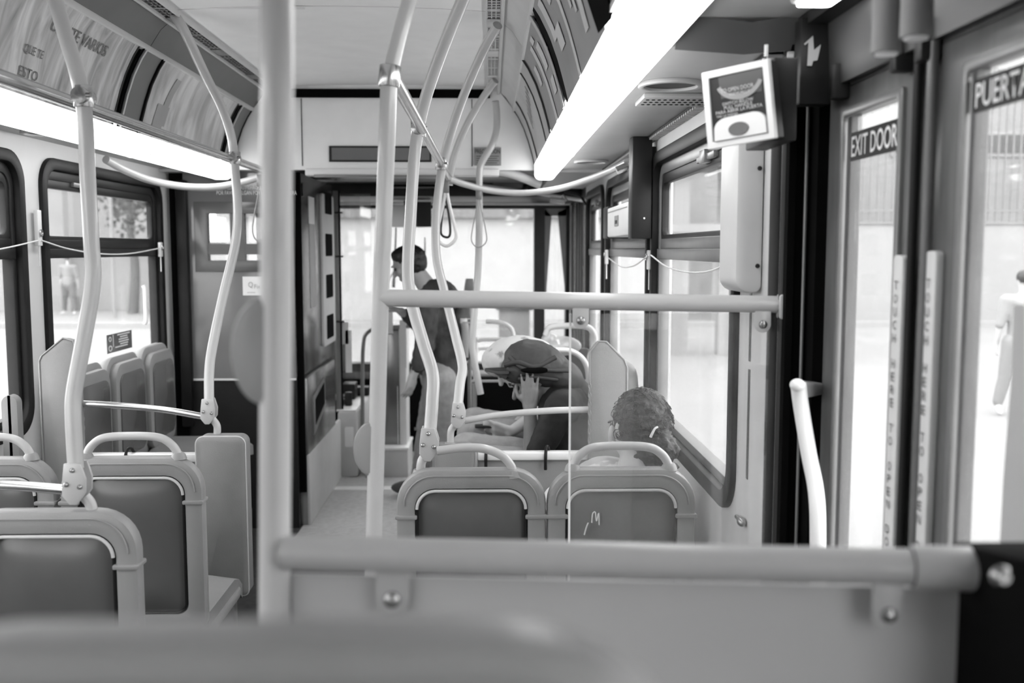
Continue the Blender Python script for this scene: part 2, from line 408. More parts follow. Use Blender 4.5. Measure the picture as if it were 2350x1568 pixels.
mb = MB(); mb.box(-.95, -.2, 5.36, 5.4, 1.985, 2.0); mb.build('lower_lip', ALU, bk, bevel=.003)
mb = MB(); mb.tube([W(1010, 392, Y=5.5), W(1080, 392, Y=5.5), W(1140, 392, Y=5.5), W(1180, 400, Y=5.5), (W(1242, 424, Y=5.5))], .026)
mb.build('curved_duct', PLAST, bk)
# front ceiling, header and windscreen ------------------------------
mb = MB(); mb.box(XL, XR, 5.46, 8.2, 2.06, 2.1); struct(mb.build('ceiling_front', DARK))
mb = MB(); mb.box(XL, XR, 7.0, 8.1, 1.97, 2.07); hd = struct(mb.build('trim_1', DARK, bevel=.01))
hd.name = 'trim_header'
mb = MB()
for k in range(4):
    a = W(900, 402 + k * 9, Y=6.96); b = W(1015, 402 + k * 9, Y=6.96); mb.box(a.x, b.x, 6.94, 7.0, a.z - .008, a.z)
mb.build('louvre', ALU, hd)['kind'] = 'stuff'
a = W(1130, 405, Y=6.95); b = W(1200, 432, Y=6.95)
mb = MB(); mb.plate(rrect(a.x, b.x, b.z, a.z, .02), 6.93, 7.0, 'y'); mb.build('hatch', SEATP, hd, bevel=.004)
mb = MB(); mb.cyl(W(1040, 415, Y=6.7), W(1350, 462, Y=6.9), .012); mb.build('sun_blind_rod', TRIMW, hd)
mb = MB(); mb.box(XL, XR, 8.02, 8.06, 1.955, 1.985); mb.build('screen_trim', PLAST, hd)
fw = MB(); fw.box(XL, XR, 8.05, 8.2, -.1, .66); fw.box(XL, XR, 8.05, 8.2, 1.93, 2.62)
fw.box(XL, -1.72, 8.05, 8.2, .6, 2); fw.box(.36, .445, 8.03, 8.2, .6, 2); fw.box(.62, .66, 8.05, 8.2, .6, 2)
fr = struct(fw.build('wall_front', DARK, smooth=False))
mb = MB(); P = [(.445, 1.93), (.62, 1.93), (.62, .66)]
mb.plate([(.445, 1.93), (.50, 1.87), (.46, 1.25), (.445, 1.1)], 8.04, 8.08, 'y'); mb.plate([(.62, 1.93), (.55, 1.9), (.61, 1.3), (.62, 1.1)], 8.04, 8.08, 'y'); mb.plate([(.445, 1.93), (.62, 1.93), (.62, 1.87), (.445, 1.87)], 8.04, 8.08, 'y')
mb.build('corner_trim', DOORM, fr, smooth=False)
t = bpy.data.objects.new('window_front', None); C.objects.link(t); t.location = (XC, 8.1, .66); struct(t)
mb = MB(); mb.box(-1.72, .36, 8.12, 8.13, .66, 1.93); mb.build('pane', GLASS, t); mb = MB(); mb.box(.445, .62, 8.12, 8.13, .66, 1.93); mb.build('pane', GLASS, t)
# front door on the right --------------------------------------------
t = bpy.data.objects.new('door_2', None); C.objects.link(t); t.location = (.68, 7.3, 0); struct(t)
for y in (6.72, 7.12, 7.28, 7.36, 7.52, 7.9):
    mb = MB(); mb.box(.655, .70, y, y + .05, 0, 2.0); mb.build('stile', DARK, t, bevel=.004)
mb = MB(); mb.box(.65, .72, 6.7, 7.95, 1.95, 2.1); mb.build('door_header', DARK, t)
mb = MB(); mb.box(.67, .676, 6.75, 7.9, .05, 1.95); mb.build('pane', GLASS, t)
mb = MB(); mb.box(.655, .7, 6.7, 7.95, 0, .25); mb.build('kick_rail', DARK, t)

# rear exit door ---------------------------------------------------------
XD = .72
t = bpy.data.objects.new('door_1', None); C.objects.link(t); t.location = (XD, 1.6, 0); struct(t); door = t
def leaf(y0, y1, g0, g1):
    o = [(y0, .0), (y1, .0), (y1, 1.925), (y0, 1.925)]; i = [(g0, .28), (g1, .28), (g1, 1.87), (g0, 1.87)]
    mb = MB(); mb.ring(o, i, XD, XD + .035, 'x'); lf = mb.build('door_leaf', DOORM, t, bevel=.004)
    o = rrect(g0 - .012, g1 + .012, .268, 1.882, .01, 3); i = rrect(g0 + .006, g1 - .006, .286, 1.864, .01, 3)
    mb = MB(); mb.ring(o, i, XD - .008, XD + .002, 'x'); mb.build('glazing_strip', ALU, lf, bevel=.002)
    mb = MB(); mb.box(XD + .006, XD + .012, g0, g1, .28, 1.87); mb.build('pane', GLASSD, lf, smooth=False)
    return lf
lf1 = leaf(1.665, 2.1, 1.722, 2.0); lf2 = leaf(1.10, 1.615, 1.15, 1.487)
mb = MB(); mb.box(XD + .005, XD + .03, 1.61, 1.67, .0, 1.93); mb.build('rubber_edge', DOORM, door, bevel=.006)
mb = MB(); mb.cyl((XD - .005, 1.655, 0), (XD - .005, 1.655, 1.93), .008); mb.build('finger_guard', RUB, door)
mb = MB(); mb.cyl((XD - .012, 1.585, 0), (XD - .012, 1.585, 1.93), .009); mb.build('finger_guard', DOORM, door)
mb = MB(); mb.box(XD - .0, XD + .06, .9, 2.2, 1.925, 2.12); dh = mb.build('door_lintel', DOORM, door, bevel=.004)
for y in (1.58, 1.68, 1.98):
    mb = MB(); mb.box(XD - .035, XD, y, y + .03, 1.9, 1.97); mb.build('hinge_block', DARK, door, bevel=.005)
# dark jamb between window wall and door
mb = MB(); mb.box(.652, .668, 2.15, 2.2, 0, 2.1); mb.box(.668, .72, 2.16, 2.2, 0, 2.1); mb.box(.70, .74, 2.105, 2.16, 0, 2.1); jb = mb.build('door_jamb', BLACK, door, smooth=False)
mb = MB(); mb.tube([(.66, 2.185, 0), (.66, 2.185, 2.05)], .014, raw=True); mb.build('jamb_seal', DARK, door)
mb = MB(); mb.tube([(.652, 2.22, 0), (.652, 2.22, 1.86)], .02, raw=True); mb.build('jamb_seal', DARK, door)
mb = MB(); mb.tube([(.69, 2.15, 0), (.69, 2.15, 1.95)], .004, raw=True); mb.build('jamb_wire', ALU, door)
mb = MB(); mb.box(.65, .75, .86, .95, -.1, 2.1); mb.build('door_jamb', DARK, door)
# header box over the door: glossy metal, underside and inner face
mb = MB(); mb.box(.385, .72, .85, 2.14, 2.085, 2.12); mb.build('header_soffit', DOORH, door, bevel=.004)
mb = MB(); mb.box(.355, .39, .85, 2.14, 2.03, 2.12); mb.build('header_edge', SOFF, door, bevel=.004)
mb = MB(); mb.sheet([[(.69, .9, 2.1), (.70, .9, 1.93)], [(.69, 2.15, 2.1), (.70, 2.15, 1.93)]], (.012, 0, 0)); mb.build('header_face', mat('header_dark_face', .055, .4), door)
mb = MB(); mb.sheet([[(.4, 2.10, 2.09), (.55, 2.10, 2.075), (.66, 2.10, 2.09)], [(.4, 2.16, 2.03), (.55, 2.16, 2.02), (.66, 2.16, 2.03)]], (0, .004, 0)); mb.build('header_lip', COVE, door)
# ================================================================ LAMPS
lampn = 0
LAMP_LAB = {(-1, 0): 'glowing lamp section on the left beside the foreground post', (-1, 1): 'glowing white lamp section on the left, behind the nearest curved pole', (-1, 2): 'glowing white lamp section at the far front end of the left row',
            (1, 0): 'unlit lamp section on the right above the exit door', (1, 1): 'broad glowing white lamp cover on the right beside the dark posters', (1, 2): 'short end section of the right lamp row, by the front bulkhead'}
for s in (-1, 1):
    for k, (a, b) in enumerate(((-1.9, 1.2), (1.21, 4.12), (4.13, 5.38))):
        t = thing('ceiling_lamp', LAMP_LAB[(s, k)], 'lamp', (pr(s, .875), (a + b) / 2, 1.98), 'lamp covers along both sides of the bus')
        x0, x1 = sorted((pr(s, .818), pr(s, .928)))
        mb = MB(); P = rrect(x0, x1, 1.975, 2.07, .03, 6, tr=.01, tl=.01)
        mb.plate(P, a, b, 'y'); mb.build('diffuser', LAMPM if k or s < 0 else PLAST, t)  # unseen left rear section stays lit to brighten the near post
        mb = MB(); mb.box(x0 - .004, x1 + .004, a, b, 2.07, 2.085); mb.build('mounting_rail', TRIMW, t)
        mb = MB(); mb.plate(rrect(x0 - .002, x1 + .002, 1.973, 2.075, .03, 6, tr=.01, tl=.01), b - .006, b + .004, 'y'); mb.build('end_cap', PLAST, t)

# ================================================================ SEATS
def make_seat(handle=True, label='', low=0):
    t = thing('bus_seat', label, 'seat', (0, 0, 0), 'moulded bus seats')
    mb = MB(); o = rrect(-.212, .212, .44, .98, .1, 8, br=.04, bl=.04); i = rrect(-.157, .157, .5, .922, .055, 8, br=.03, bl=.03)
    mb.ring(o, i, .0, .05, 'y'); mb.build('back_frame', SEATF, t, bevel=.012)
    # second ridge line on the shoulder
    P = rrect(-.19, .19, .46, .962, .085, 8); mb = MB()
    pts = [(x, -.002, z) for x, z in P if z > .85]
    pts.sort(key=lambda p: math.atan2(p[2] - .7, p[0])); mb.tube(pts, .0025, 6, raw=True); mb.build('shoulder_ridge', SEATF, t)
    for sx in (-1, 1):
        mb = MB(); mb.plate(rrect(sx * .184 - .031, sx * .184 + .031, .838, .85, .004, 3), -.006, .053, 'y'); mb.build('frame_collar', SEATF, t, bevel=.002)
    P = rrect(-.154, .154, .503, .919, .052, 8, br=.03, bl=.03); mb = MB(); mb.loop([(x, .006, z) for x, z in P], .0045, 8); mb.build('edge_gasket', RUB, t); Q = sorted([(x, .001, z) for x, z in P if z > .862], key=lambda p: -math.atan2(p[2] - .7, p[0])); mb = MB(); mb.tube(Q, .0045, 8, raw=True); mb.build('piping', PIPE, t)
    mb = MB(); N = 12; rows = []
    for a in range(N + 1):
        r = []
        for b in range(N + 1):
            x = -.157 + .314 * b / N; z = .5 + .42 * a / N; u = 2 * b / N - 1; v_ = 2 * a / N - 1
            r.append((x, .024 - .026 * (1 - u ** 4) * (1 - v_ ** 4) * (.5 + .5 * abs(v_)), z))
        rows.append(r)
    mb.sheet(rows, (0, .012, 0)); mb.build('back_panel', SEATP, t)
    mb = MB(); mb.plate(rrect(-.185, .185, .47, .95, .08, 6), .045, .085, 'y'); mb.build('backrest_cushion', VINYL, t, bevel=.012)
    mb = MB(); mb.plate(rrect(-.15, .15, .52, .9, .05, 6), .084, .092, 'y'); mb.build('backrest_insert', SEATP, t, bevel=.003)
    mb = MB(); mb.sheet([[(x, y, .475 + .02 * math.cos(x * 8) - .05 * max(0, (y - .38) / .1) ** 2) for x in (-.2, -.19, -.1, 0, .1, .19, .2)] for y in (.07, .12, .25, .38, .44, .48)], (0, 0, -.05)); mb.build('seat_cushion', VINYL, t)
    mb = MB(); mb.plate(rrect(-.21, .21, .05, .47, .06, 5), .40, .432, 'z'); mb.build('seat_pan', SEATF, t, bevel=.006)
    mb = MB(); mb.box(-.05, .05, .16, .34, .0 + low, .41); mb.box(-.12, .12, .12, .4, low, low + .02); mb.build('pedestal', DARK, t, bevel=.01)
    if handle:
        mb = MB(); mb.tube([(-.138, .025, .955), (-.136, .025, .985), (-.118, .025, 1.015), (-.08, .025, 1.037), (0, .025, 1.042), (.08, .025, 1.037), (.118, .025, 1.015), (.136, .025, .985), (.138, .025, .955)], .0125); mb.build('grab_handle', TUBE, t)
        for sx in (-1, 1):
            mb = MB(); mb.tube([(sx * .138, .025, .972), (sx * .138, .025, .985), (sx * .138, .025, .992)], [.024, .02, .014], raw=True, n=16); mb.build('handle_collar', SEATF, t)
    return t
sA = make_seat(True, 'grey seat with looped handle at left, between the nearest seat and the padded slab'); sA.location = (-1.076, 2.9, 0)
S2 = copy_tree(sA); S2.location = (-1.515, 2.9, 0); S2['label'] = 'grey seat at the left edge of the photo by the window, mostly cut off'
S3 = copy_tree(sA); S3.location = (.372, 2.72, 0); S3['label'] = 'right-hand seat with looped handle in which the curly-haired person sits'
sB = make_seat(False, 'nearest grey seat at lower left, joined to the curved pole bracket'); sB.location = (-1.055, 2.3, 0)
S5 = copy_tree(sB); S5.location = (-.055, 2.72, 0); S5['label'] = 'empty seat beside the curly-haired person, handle bolted to a curved pole'
S6 = copy_tree(sB); S6.location = (-.108, .42, .444); S6['label'] = 'blurred seat back in the extreme foreground at the bottom of the photo'
for k, (y, lab) in enumerate(((4.10, 'side-facing seat along the left windows, nearest to the camera'), (4.53, 'side-facing seat along the left windows, middle one of three'), (4.96, 'side-facing seat along the left windows, farthest and next to the partition'))):
    q = copy_tree(sB); q.location = (-1.74, y, .14); q.rotation_euler.z = -math.pi / 2; q['label'] = lab; q['group'] = 'side-facing seats along the left wall'
for k, (y, lab) in enumerate(((4.15, 'side-facing seat on the right under the woman in the dark cap'), (4.72, 'side-facing seat on the right under the person in the flowered cap'))):
    q = copy_tree(sB); q.location = (.6, y, .14); q.rotation_euler.z = math.pi / 2; q['label'] = lab; q['group'] = 'side-facing seats along the right wall'
for s, nm in ((-1, 'left'), (1, 'right')):
    x0, x1 = sorted((pr(s, 1.225), pr(s, .78))); mb = MB(); mb.box(x0, x1, 3.72, 5.5, 0, .14)
    mb.build('seat_platform', FLOORD, bevel=.01, tag_=('low grey platform carrying the side-facing seats on the %s' % nm, 'platform'))
# seat handles bolted to pole brackets
mb = MB(); mb.tube([W(-260, 1108, Y=2.32), W(0, 1113, Y=2.32), W(150, 1124, Y=2.32)], .0125); mb.build('bolted_handle', CHROME, sB)
mb = MB(); mb.tube([W(1003, 1035, Y=2.74), W(1060, 1028, Y=2.74), W(1110, 1030, Y=2.74), W(1150, 1045, Y=2.74), W(1172, 1068, Y=2.74), W(1180, 1092, Y=2.74)], .0125); mb.build('bolted_handle', TUBE, S5)
mb = MB(); mb.cyl(W(1180, 1080, Y=2.74), W(1181, 1094, Y=2.74), .02, .026); mb.build('handle_collar', SEATF, S5)

mb = MB(); mb.tube([W(1341, 1228, Y=2.718), W(1346, 1210, Y=2.716), W(1350, 1200, Y=2.716)], .0022, 6); mb.tube([W(1358, 1200, Y=2.716), W(1360, 1180, Y=2.716), W(1366, 1176, Y=2.716), W(1369, 1196, Y=2.716), W(1374, 1178, Y=2.716), W(1375, 1205, Y=2.716)], .0018, 6); mb.build('scratched_mark', PLAST, S3)
# ================================================================ POLES
RT = .0187
def bracket(t, px, py, Y, sc_=1.0):
    c = W(px, py, Y=Y); k = sc_
    P = [(-.022, .05), (.018, .05), (.029, .012), (.027, -.02), (.006, -.05), (-.012, -.05), (-.029, -.028), (-.027, .012)]
    mb = MB(); mb.plate([(c.x + x * k, c.z + z * k) for x, z in P], Y - .024, Y - .014, 'y'); b = mb.build('bracket_plate', TUBE, t, bevel=.003)
    mb = MB(); mb.plate([(c.x + x * k, c.z + z * k) for x, z in P], Y + .014, Y + .024, 'y'); mb.build('bracket_plate', TUBE, t, bevel=.003)
    for dx, dz in ((-.001, .034), (-.017, .0), (.015, -.006)):
        q = (c.x + dx * k, c.z + dz * k); mb = MB(); mb.tube([(q[0], Y - .024, q[1]), (q[0], Y - .028, q[1]), (q[0], Y - .031, q[1])], [.0065, .0055, .002], raw=True, n=12); mb.build('bolt', SCREW, b)
def pole(lab, pts, br=None, r=RT, clamp=None, grp='curved poles rising from the seats to the ceiling', stub=None):
    P = [W(x, y, Y=Y) for x, y, Y in pts]; low = min(P, key=lambda p: p.z)
    t = thing('grab_pole', lab, 'pole', tuple(low), grp)
    mb = MB(); mb.tube(P, r, 18, 7); mb.build('tube', TUBE, t)
    if clamp:
        c = W(*clamp[:2], Y=clamp[2]); d = Vector((0, 0, 1))
        mb = MB(); mb.cyl(c - d * .026, c + d * .026, r + .005, n=18); mb.cyl(c - Vector((0, .03, 0)), c + Vector((0, .03, 0)), .021, n=16); mb.build('clamp', CHROME, t, bevel=.002)
        mb = MB(); mb.cyl(c + Vector((.018, -.028, .0)), c + Vector((.03, -.03, 0)), .006, n=10); mb.build('clamp_bolt', SCREW, t)
    if br: bracket(t, *br)
    if stub:
        mb = MB(); mb.tube([W(*p[:2], Y=p[2]) for p in stub], .0135); mb.build('seat_stub', TUBE, t)
        e = W(*stub[-1][:2], Y=stub[-1][2]); mb = MB(); mb.cyl(e - Vector((0, 0, .012)), e + Vector((0, 0, .006)), .026, .02); mb.build('stub_collar', SEATF, t)
    return t
pole('curved white pole nearest on the left, bolted to the nearest left seat', [(78, -130, 2.6), (118, -30, 2.55), (150, 80, 2.5), (180, 180, 2.46), (195, 270, 2.46), (201, 400, 2.45), (210, 560, 2.42), (213, 650, 2.4), (190, 790, 2.37), (170, 900, 2.35), (168, 960, 2.34), (174, 1075, 2.33)],
     (178, 1107, 2.325, 1.0), clamp=(192, 222, 2.46), stub=[(195, 1140, 2.325), (208, 1158, 2.325), (214, 1188, 2.325)])
pole('curved white pole second on the left, standing on the padded slab', [(395, 25, 3.72), (425, 75, 3.75), (470, 170, 3.95), (510, 250, 4.15), (532, 320, 4.23), (540, 400, 4.2), (545, 480, 4.1), (540, 560, 4.02), (512, 680, 3.9), (487, 800, 3.76), (480, 860, 3.72), (480, 930, 3.68)],
     (480, 943, 3.675, .96), clamp=(539, 363, 4.22), stub=[(486, 960, 3.675), (498, 978, 3.675), (498, 1004, 3.675)])
pole('curved pole bolted to the empty seat, first right of the straight post', [(1100, -75, 2.78), (1060, 5, 2.85), (1005, 140, 3.0), (970, 250, 3.1), (952, 350, 3.12), (943, 480, 3.08), (936, 620, 3.0), (945, 695, 2.95), (972, 790, 2.88), (993, 860, 2.83), (992, 920, 2.8), (987, 990, 2.78)],
     (985, 1018, 2.77, .96), clamp=(960, 296, 3.13), stub=[(973, 1050, 2.77), (967, 1062, 2.77), (965, 1082, 2.77)])
pole('curved pole second right of the straight post, its foot bracket beside the standing person', [(1142, 58, 3.72), (1105, 125, 3.85), (1060, 230, 4.1), (1030, 320, 4.25), (1012, 400, 4.3), (1001, 500, 4.25), (1002, 590, 4.15), (1020, 670, 4.05), (1045, 770, 3.85), (1061, 840, 3.75), (1056, 880, 3.7), (1050, 940, 3.66)],
     (1052, 952, 3.655, .96), clamp=(1012, 376, 4.28), stub=[(1044, 975, 3.655), (1035, 990, 3.655), (1034, 1018, 3.655)])
pole('thin far pole curving from the right vent down to the end of the steel rail', [(1137, 185, 4.95), (1115, 215, 5.0), (1075, 280, 5.05), (1045, 350, 5.1), (1034, 400, 5.12), (1031, 425, 5.12)], grp='far poles at the right vent')
pole('farthest right pole, kinked and ending free above the dark front panel', [(1137, 232, 5.3), (1140, 262, 5.32), (1139, 300, 5.32), (1128, 335, 5.32), (1105, 375, 5.33), (1100, 410, 5.33), (1100, 500, 5.33), (1097, 620, 5.35), (1090, 700, 5.35), (1084, 780, 5.35), (1087, 820, 5.35), (1103, 905, 5.35)], grp='far poles at the right vent')
# ceiling rails
def simple(name, lab, cat, build, m, group=None, bevel=0):
    mb = MB(); build(mb); return mb.build(name, m, bevel=bevel, tag_=(lab, cat, group))
simple('ceiling_rail', 'straight brushed steel rail running forward above the left seats', 'rail', lambda b: b.cyl((-1.07, .4, 1.98), (-1.1, 5.0, 1.98), .0165), CHROME)
ra, rb = W(903, 178, Y=2.22), W(1030, 408, Y=5.05)
simple('ceiling_rail', 'brushed steel rail slanting forward between the poles right of the aisle', 'rail', lambda b: b.cyl(ra, rb, .0165), CHROME)
simple('curved_rail', 'painted rail bowing below the ceiling to the right wall in front', 'rail', lambda b: b.tube([W(1030, 410, Y=5.05), W(1070, 424, Y=5.2), W(1130, 438, Y=5.3), W(1200, 443, Y=5.32), (W(1280, 434, Y=5.25)), W(1350, 412, Y=5.0), W(1400, 392, Y=4.75), W(1440, 372, Y=4.4)], .0165), TUBE)
simple('curved_rail', 'white rail bowing from the left window top to the middle, below the left lamp', 'rail', lambda b: b.tube([W(243, 366, Y=4.45), W(290, 392, Y=4.6), W(350, 415, Y=4.85), W(420, 428, Y=5.05), W(490, 430, Y=5.15), W(550, 420, Y=5.15), W(604, 404, Y=5.1)], .0185), TUBE)

def post_tabs(t, tabs, Y, w_, h_, mt):
    for (px, py, sx, sy) in tabs:
        c = W(px, py, Y=Y); s_ = W(sx, sy, Y=Y); hw = w_ / 2
        mb = MB(); mb.plate(rrect(c.x - hw, c.x + hw, s_.z - hw, c.z + .02, hw * .98, 8, tr=.003, tl=.003), Y - .012, Y - .006, 'y'); b = mb.build('panel_bracket', mt, t, bevel=.0015)
        mb = MB(); mb.tube([(s_.x, Y - .012, s_.z), (s_.x, Y - .016, s_.z), (s_.x, Y - .019, s_.z)], [.009 * w_ / .034, .008 * w_ / .034, .003], raw=True, n=14); mb.build('screw', SCREW, b)
# near barrier -----------------------------------------------------------
t = thing('near_barrier', 'blurred foreground barrier of thick post, cross rail and opaque grey panel', 'barrier', (-.25, 1.05, .41))
a, b = W(637, -60, Y=1.1), W(630, 1568, Y=1.1); b.z = .41; top = a.copy(); d = (a - W(630, 1400, Y=1.1)).normalized(); top = a + d * ((2.47 - a.z) / d.z)
mb = MB(); mb.tube([b, W(630, 1400, Y=1.1), a, top], .0178, 24, raw=True); mb.build('post', TUBE, t)
a, b = W(650, 1268, Y=1.09), W(2100, 1302, Y=1.0)
mb = MB(); mb.tube([a, b], .0195, 24, raw=True); mb.build('cross_rail', TUBEN, t)
c = W(2238, 1306, Y=.992); mb = MB(); mb.tube([b - (c - b) * .06, b, c - (c - b) * .05, c], [.0225, .0235, .0235, .019], 24, raw=True); mb.build('end_collar', TUBEN, t)
mb = MB(); mb.tube([b - (c - b) * .08, b - (c - b) * .05], .0205, 24, raw=True); mb.build('collar_seam', BLACK, t)
mb = MB(); p = [W(668, 1318, Y=1.10), W(2212, 1352, Y=1.01), W(2198, 1620, Y=1.01), W(668, 1620, Y=1.10)]; p[2].z = .25; p[3].z = .25
mb.add([v for v in p] + [v + Vector((0, .006, 0)) for v in p], [(0, 1, 2, 3), (7, 6, 5, 4), (0, 4, 5, 1), (1, 5, 6, 2), (2, 6, 7, 3), (3, 7, 4, 0)]); mb.build('grey_panel', PANELN, t, smooth=False)
post_tabs(t, [(902, 1290, 902, 1368)], 1.085, .037, .05, TUBEN); post_tabs(t, [(2030, 1320, 2029, 1402)], 1.005, .032, .05, TUBEN)
def dpad(t, x0, x1, y0, y1, Y):
    a, b = W(x1, y0, Y=Y), W(x0, y1, Y=Y); h = (a.z - b.z) / 2; cz = (a.z + b.z) / 2; wd = a.x - b.x
    P = [(a.x, cz - h * .97), (a.x, cz + h * .97)] + [(a.x - wd * math.sin(th) ** .8 * 1.0, cz + h * math.cos(th)) for th in [math.pi * k / 20 for k in range(1, 20)]]
    mb = MB(); mb.plate(P, Y - .012, Y + .012, 'y'); p = mb.build('half_round_pad', SEATF, t, bevel=.005)
    P2 = [(a.x - wd * .05 + (x - a.x) * .8, cz + (z - cz) * .88) for x, z in P]
    mb = MB(); mb.plate(P2, Y - .0145, Y - .011, 'y'); mb.build('pad_face', SEATF, p, bevel=.001)
dpad(t, 537, 622, 682, 930, 1.1)
# far barrier ------------------------------------------------------------
t = thing('far_barrier', 'slim white post and cross rail with clear panel behind the exit door area', 'barrier', (-.25, 2.2, 0))
YB = 2.2
p1, p2, p3, p4 = W(893, 180, Y=YB), W(881, 500, Y=YB), W(873, 700, Y=YB), W(858, 1240, Y=YB); d = (p4 - p3).normalized(); p5 = p4 + d * (p4.z / -d.z)
mb = MB(); mb.tube([p5, p4, p3, p2, p1], RT, 20, raw=True); mb.build('post', TUBE, t)
mb = MB(); mb.tube([W(897, 175, Y=YB), W(905, 130, Y=YB), W(920, 70, Y=2.2), W(940, 0, Y=2.2), W(965, -80, Y=2.2), W(990, -150, Y=2.2)], RT - .002, 18); mb.build('upper_post', TUBE, t)
mb = MB(); mb.cyl(W(892, 200, Y=YB), W(896, 150, Y=YB), RT + .005, n=20); mb.build('steel_collar', CHROME, t, bevel=.003)
a, b = W(872, 684, Y=YB), W(1786, 699, Y=YB)
mb = MB(); mb.tube([a, b], .0195, 20, raw=True); mb.build('cross_rail', TUBE, t)
mb = MB(); mb.plate(rrect(b.x - .004, b.x + .012, b.z - .032, b.z + .024, .006, 3), YB - .03, YB + .03, 'y'); mb.build('wall_flange', TUBE, t, bevel=.003)
dpad(t, 813, 860, 968, 1092, YB)
a, b = W(1310, 716, Y=YB + .012), W(1768, 722, Y=YB + .012)
mb = MB(); mb.box(a.x, b.x, YB + .01, YB + .016, .2, a.z - .004); mb.build('clear_panel', CLEAR, t, smooth=False)
mb = MB(); mb.box(a.x - .003, a.x + .001, YB + .008, YB + .018, .2, a.z - .004); mb.build('polished_edge', PLAST, t)
post_tabs(t, [(1332, 705, 1332, 735), (1748, 715, 1748, 744)], YB, .037, .05, TUBE)
# dark housing at the right edge
t = thing('door_housing', 'black housing at the lower right corner with one round screw', 'housing', (.58, .95, 0))
mb = MB(); mb.plate([(.88, 0), (1.03, 0), (1.03, 1.283), (.88, 1.31)], .502, .648, 'x'); mb.build('body', BLACK, t, bevel=.004)
c = W(2297, 1322, Y=.88); mb = MB(); mb.tube([(c.x, .88, c.z), (c.x, .872, c.z)], [.011, .006], raw=True); mb.build('round_screw', SCREW, t)

# ================================================================ PADDED SLABS AND LOW RAILS BETWEEN THE SEAT BLOCKS
def slab(name, lab, x0, x1, y0, y1, z0, z1, tr=.03, tl=.03, grp=None):
    t = thing(name, lab, 'panel', ((x0 + x1) / 2, (y0 + y1) / 2, 0), grp)
    mb = MB(); mb.plate(rrect(x0, x1, z0, z1, .02, 6, tr=tr, tl=tl), y0, y1, 'y'); mb.build('padding', VINYL, t, bevel=.014)
    P = rrect(x0, x1, z0, z1, .02, 6, tr=tr, tl=tl); mb = MB(); mb.loop([(x, y0 + .012, z) for x, z in P], .003, 6); mb.build('piping', PIPE if 'slab beside' in lab else SEATF, t)
    mb = MB(); mb.box((x0 + x1) / 2 - .03, (x0 + x1) / 2 + .03, y0 + .02, y1 - .02, 0, z0 + .02); mb.build('leg', ALU, t, bevel=.005)
    return t
slab('padded_divider', 'grey padded slab beside the aisle under the second left pole', -1.095, -.912, 3.6, 3.7, .3, .907, .03, .03, 'padded dividers')
slab('padded_divider', 'grey padded slab under the second right pole, mostly hidden behind a seat', -.215, -.06, 3.62, 3.7, .3, .87, .03, .03, 'padded dividers')
def endpanel(lab, s):
    xi, xo = pr(s, .945), pr(s, 1.085); x0, x1 = sorted((xi, xo))
    if s > 0: P = [(x0, .14), (x1, .14), (x1, 1.16), (x1 - .012, 1.19), (x0 + .06, 1.258), (x0 + .03, 1.258), (x0, 1.22)]
    else: P = [(x0, .14), (x1, .14), (x1, 1.22), (x1 - .014, 1.265), (x1 - .05, 1.275), (x0 + .01, 1.21), (x0, 1.19)]
    t = thing('end_panel', lab, 'panel', ((x0 + x1) / 2, 3.65, .14), 'end panels of the side-facing benches')
    mb = MB(); mb.plate(P, 3.62, 3.67, 'y'); mb.build('padding', VINYL, t, bevel=.01)
    mb = MB(); mb.loop([(x, 3.622, z) for x, z in P], .0035, 6); mb.build('edge_piping', SEATF, t)
endpanel('tall pale grey end panel by the left window in front of the side-facing seats', -1)
endpanel('tall grey end panel with slanted top at the right window, ahead of the curly-haired person', 1)
mb = MB(); mb.plate(rrect(-1.745, -1.69, .5, 1.08, .03), 3.5, 3.54, 'y'); mb.build('folded_armrest', VINYL, bevel=.01, tag_=('narrow pale folded arm beside the left wall next to the tall end panel', 'armrest'))
for s, nm, x0, x1 in ((-1, 'left', -1.52, -1.1), (1, 'right', -.05, .37)):
    t = thing('low_partition', 'low grey partition with white top rail between seat blocks on the %s' % nm, 'partition', ((x0 + x1) / 2, 3.66, 0))
    mb = MB(); mb.box(x0, x1, 3.655, 3.675, .1, .81); mb.build('board', SEATF, t)
    mb = MB(); mb.box(x0, x1, 3.64, 3.69, .805, .835); mb.build('top_rail', PLAST, t, bevel=.006)
    for px in ((288,) if s < 0 else (1115, 1252)):
        q = W(px, 1045, Y=3.64); mb = MB(); mb.tube([(q.x, 3.638, .77), (q.x, 3.635, .82), (q.x + .003, 3.65, .85), (q.x + .01, 3.67, .852), (q.x + .016, 3.69, .83)], .006, 8); mb.build('rubber_hook', RUB, t)
simple('cross_bar', 'thin steel bar from the left end panel to the second left pole bracket', 'bar', lambda b: b.tube([W(135, 925, Y=3.66), W(250, 930, Y=3.66), W(370, 940, Y=3.67), W(466, 956, Y=3.67)], .0125), CHROME)
simple('cross_bar', 'thin steel bar from the right pole bracket across to the right end panel', 'bar', lambda b: b.tube([W(1066, 966, Y=3.66), W(1150, 952, Y=3.66), W(1260, 943, Y=3.65), W(1352, 940, Y=3.645)], .0125), TUBE)
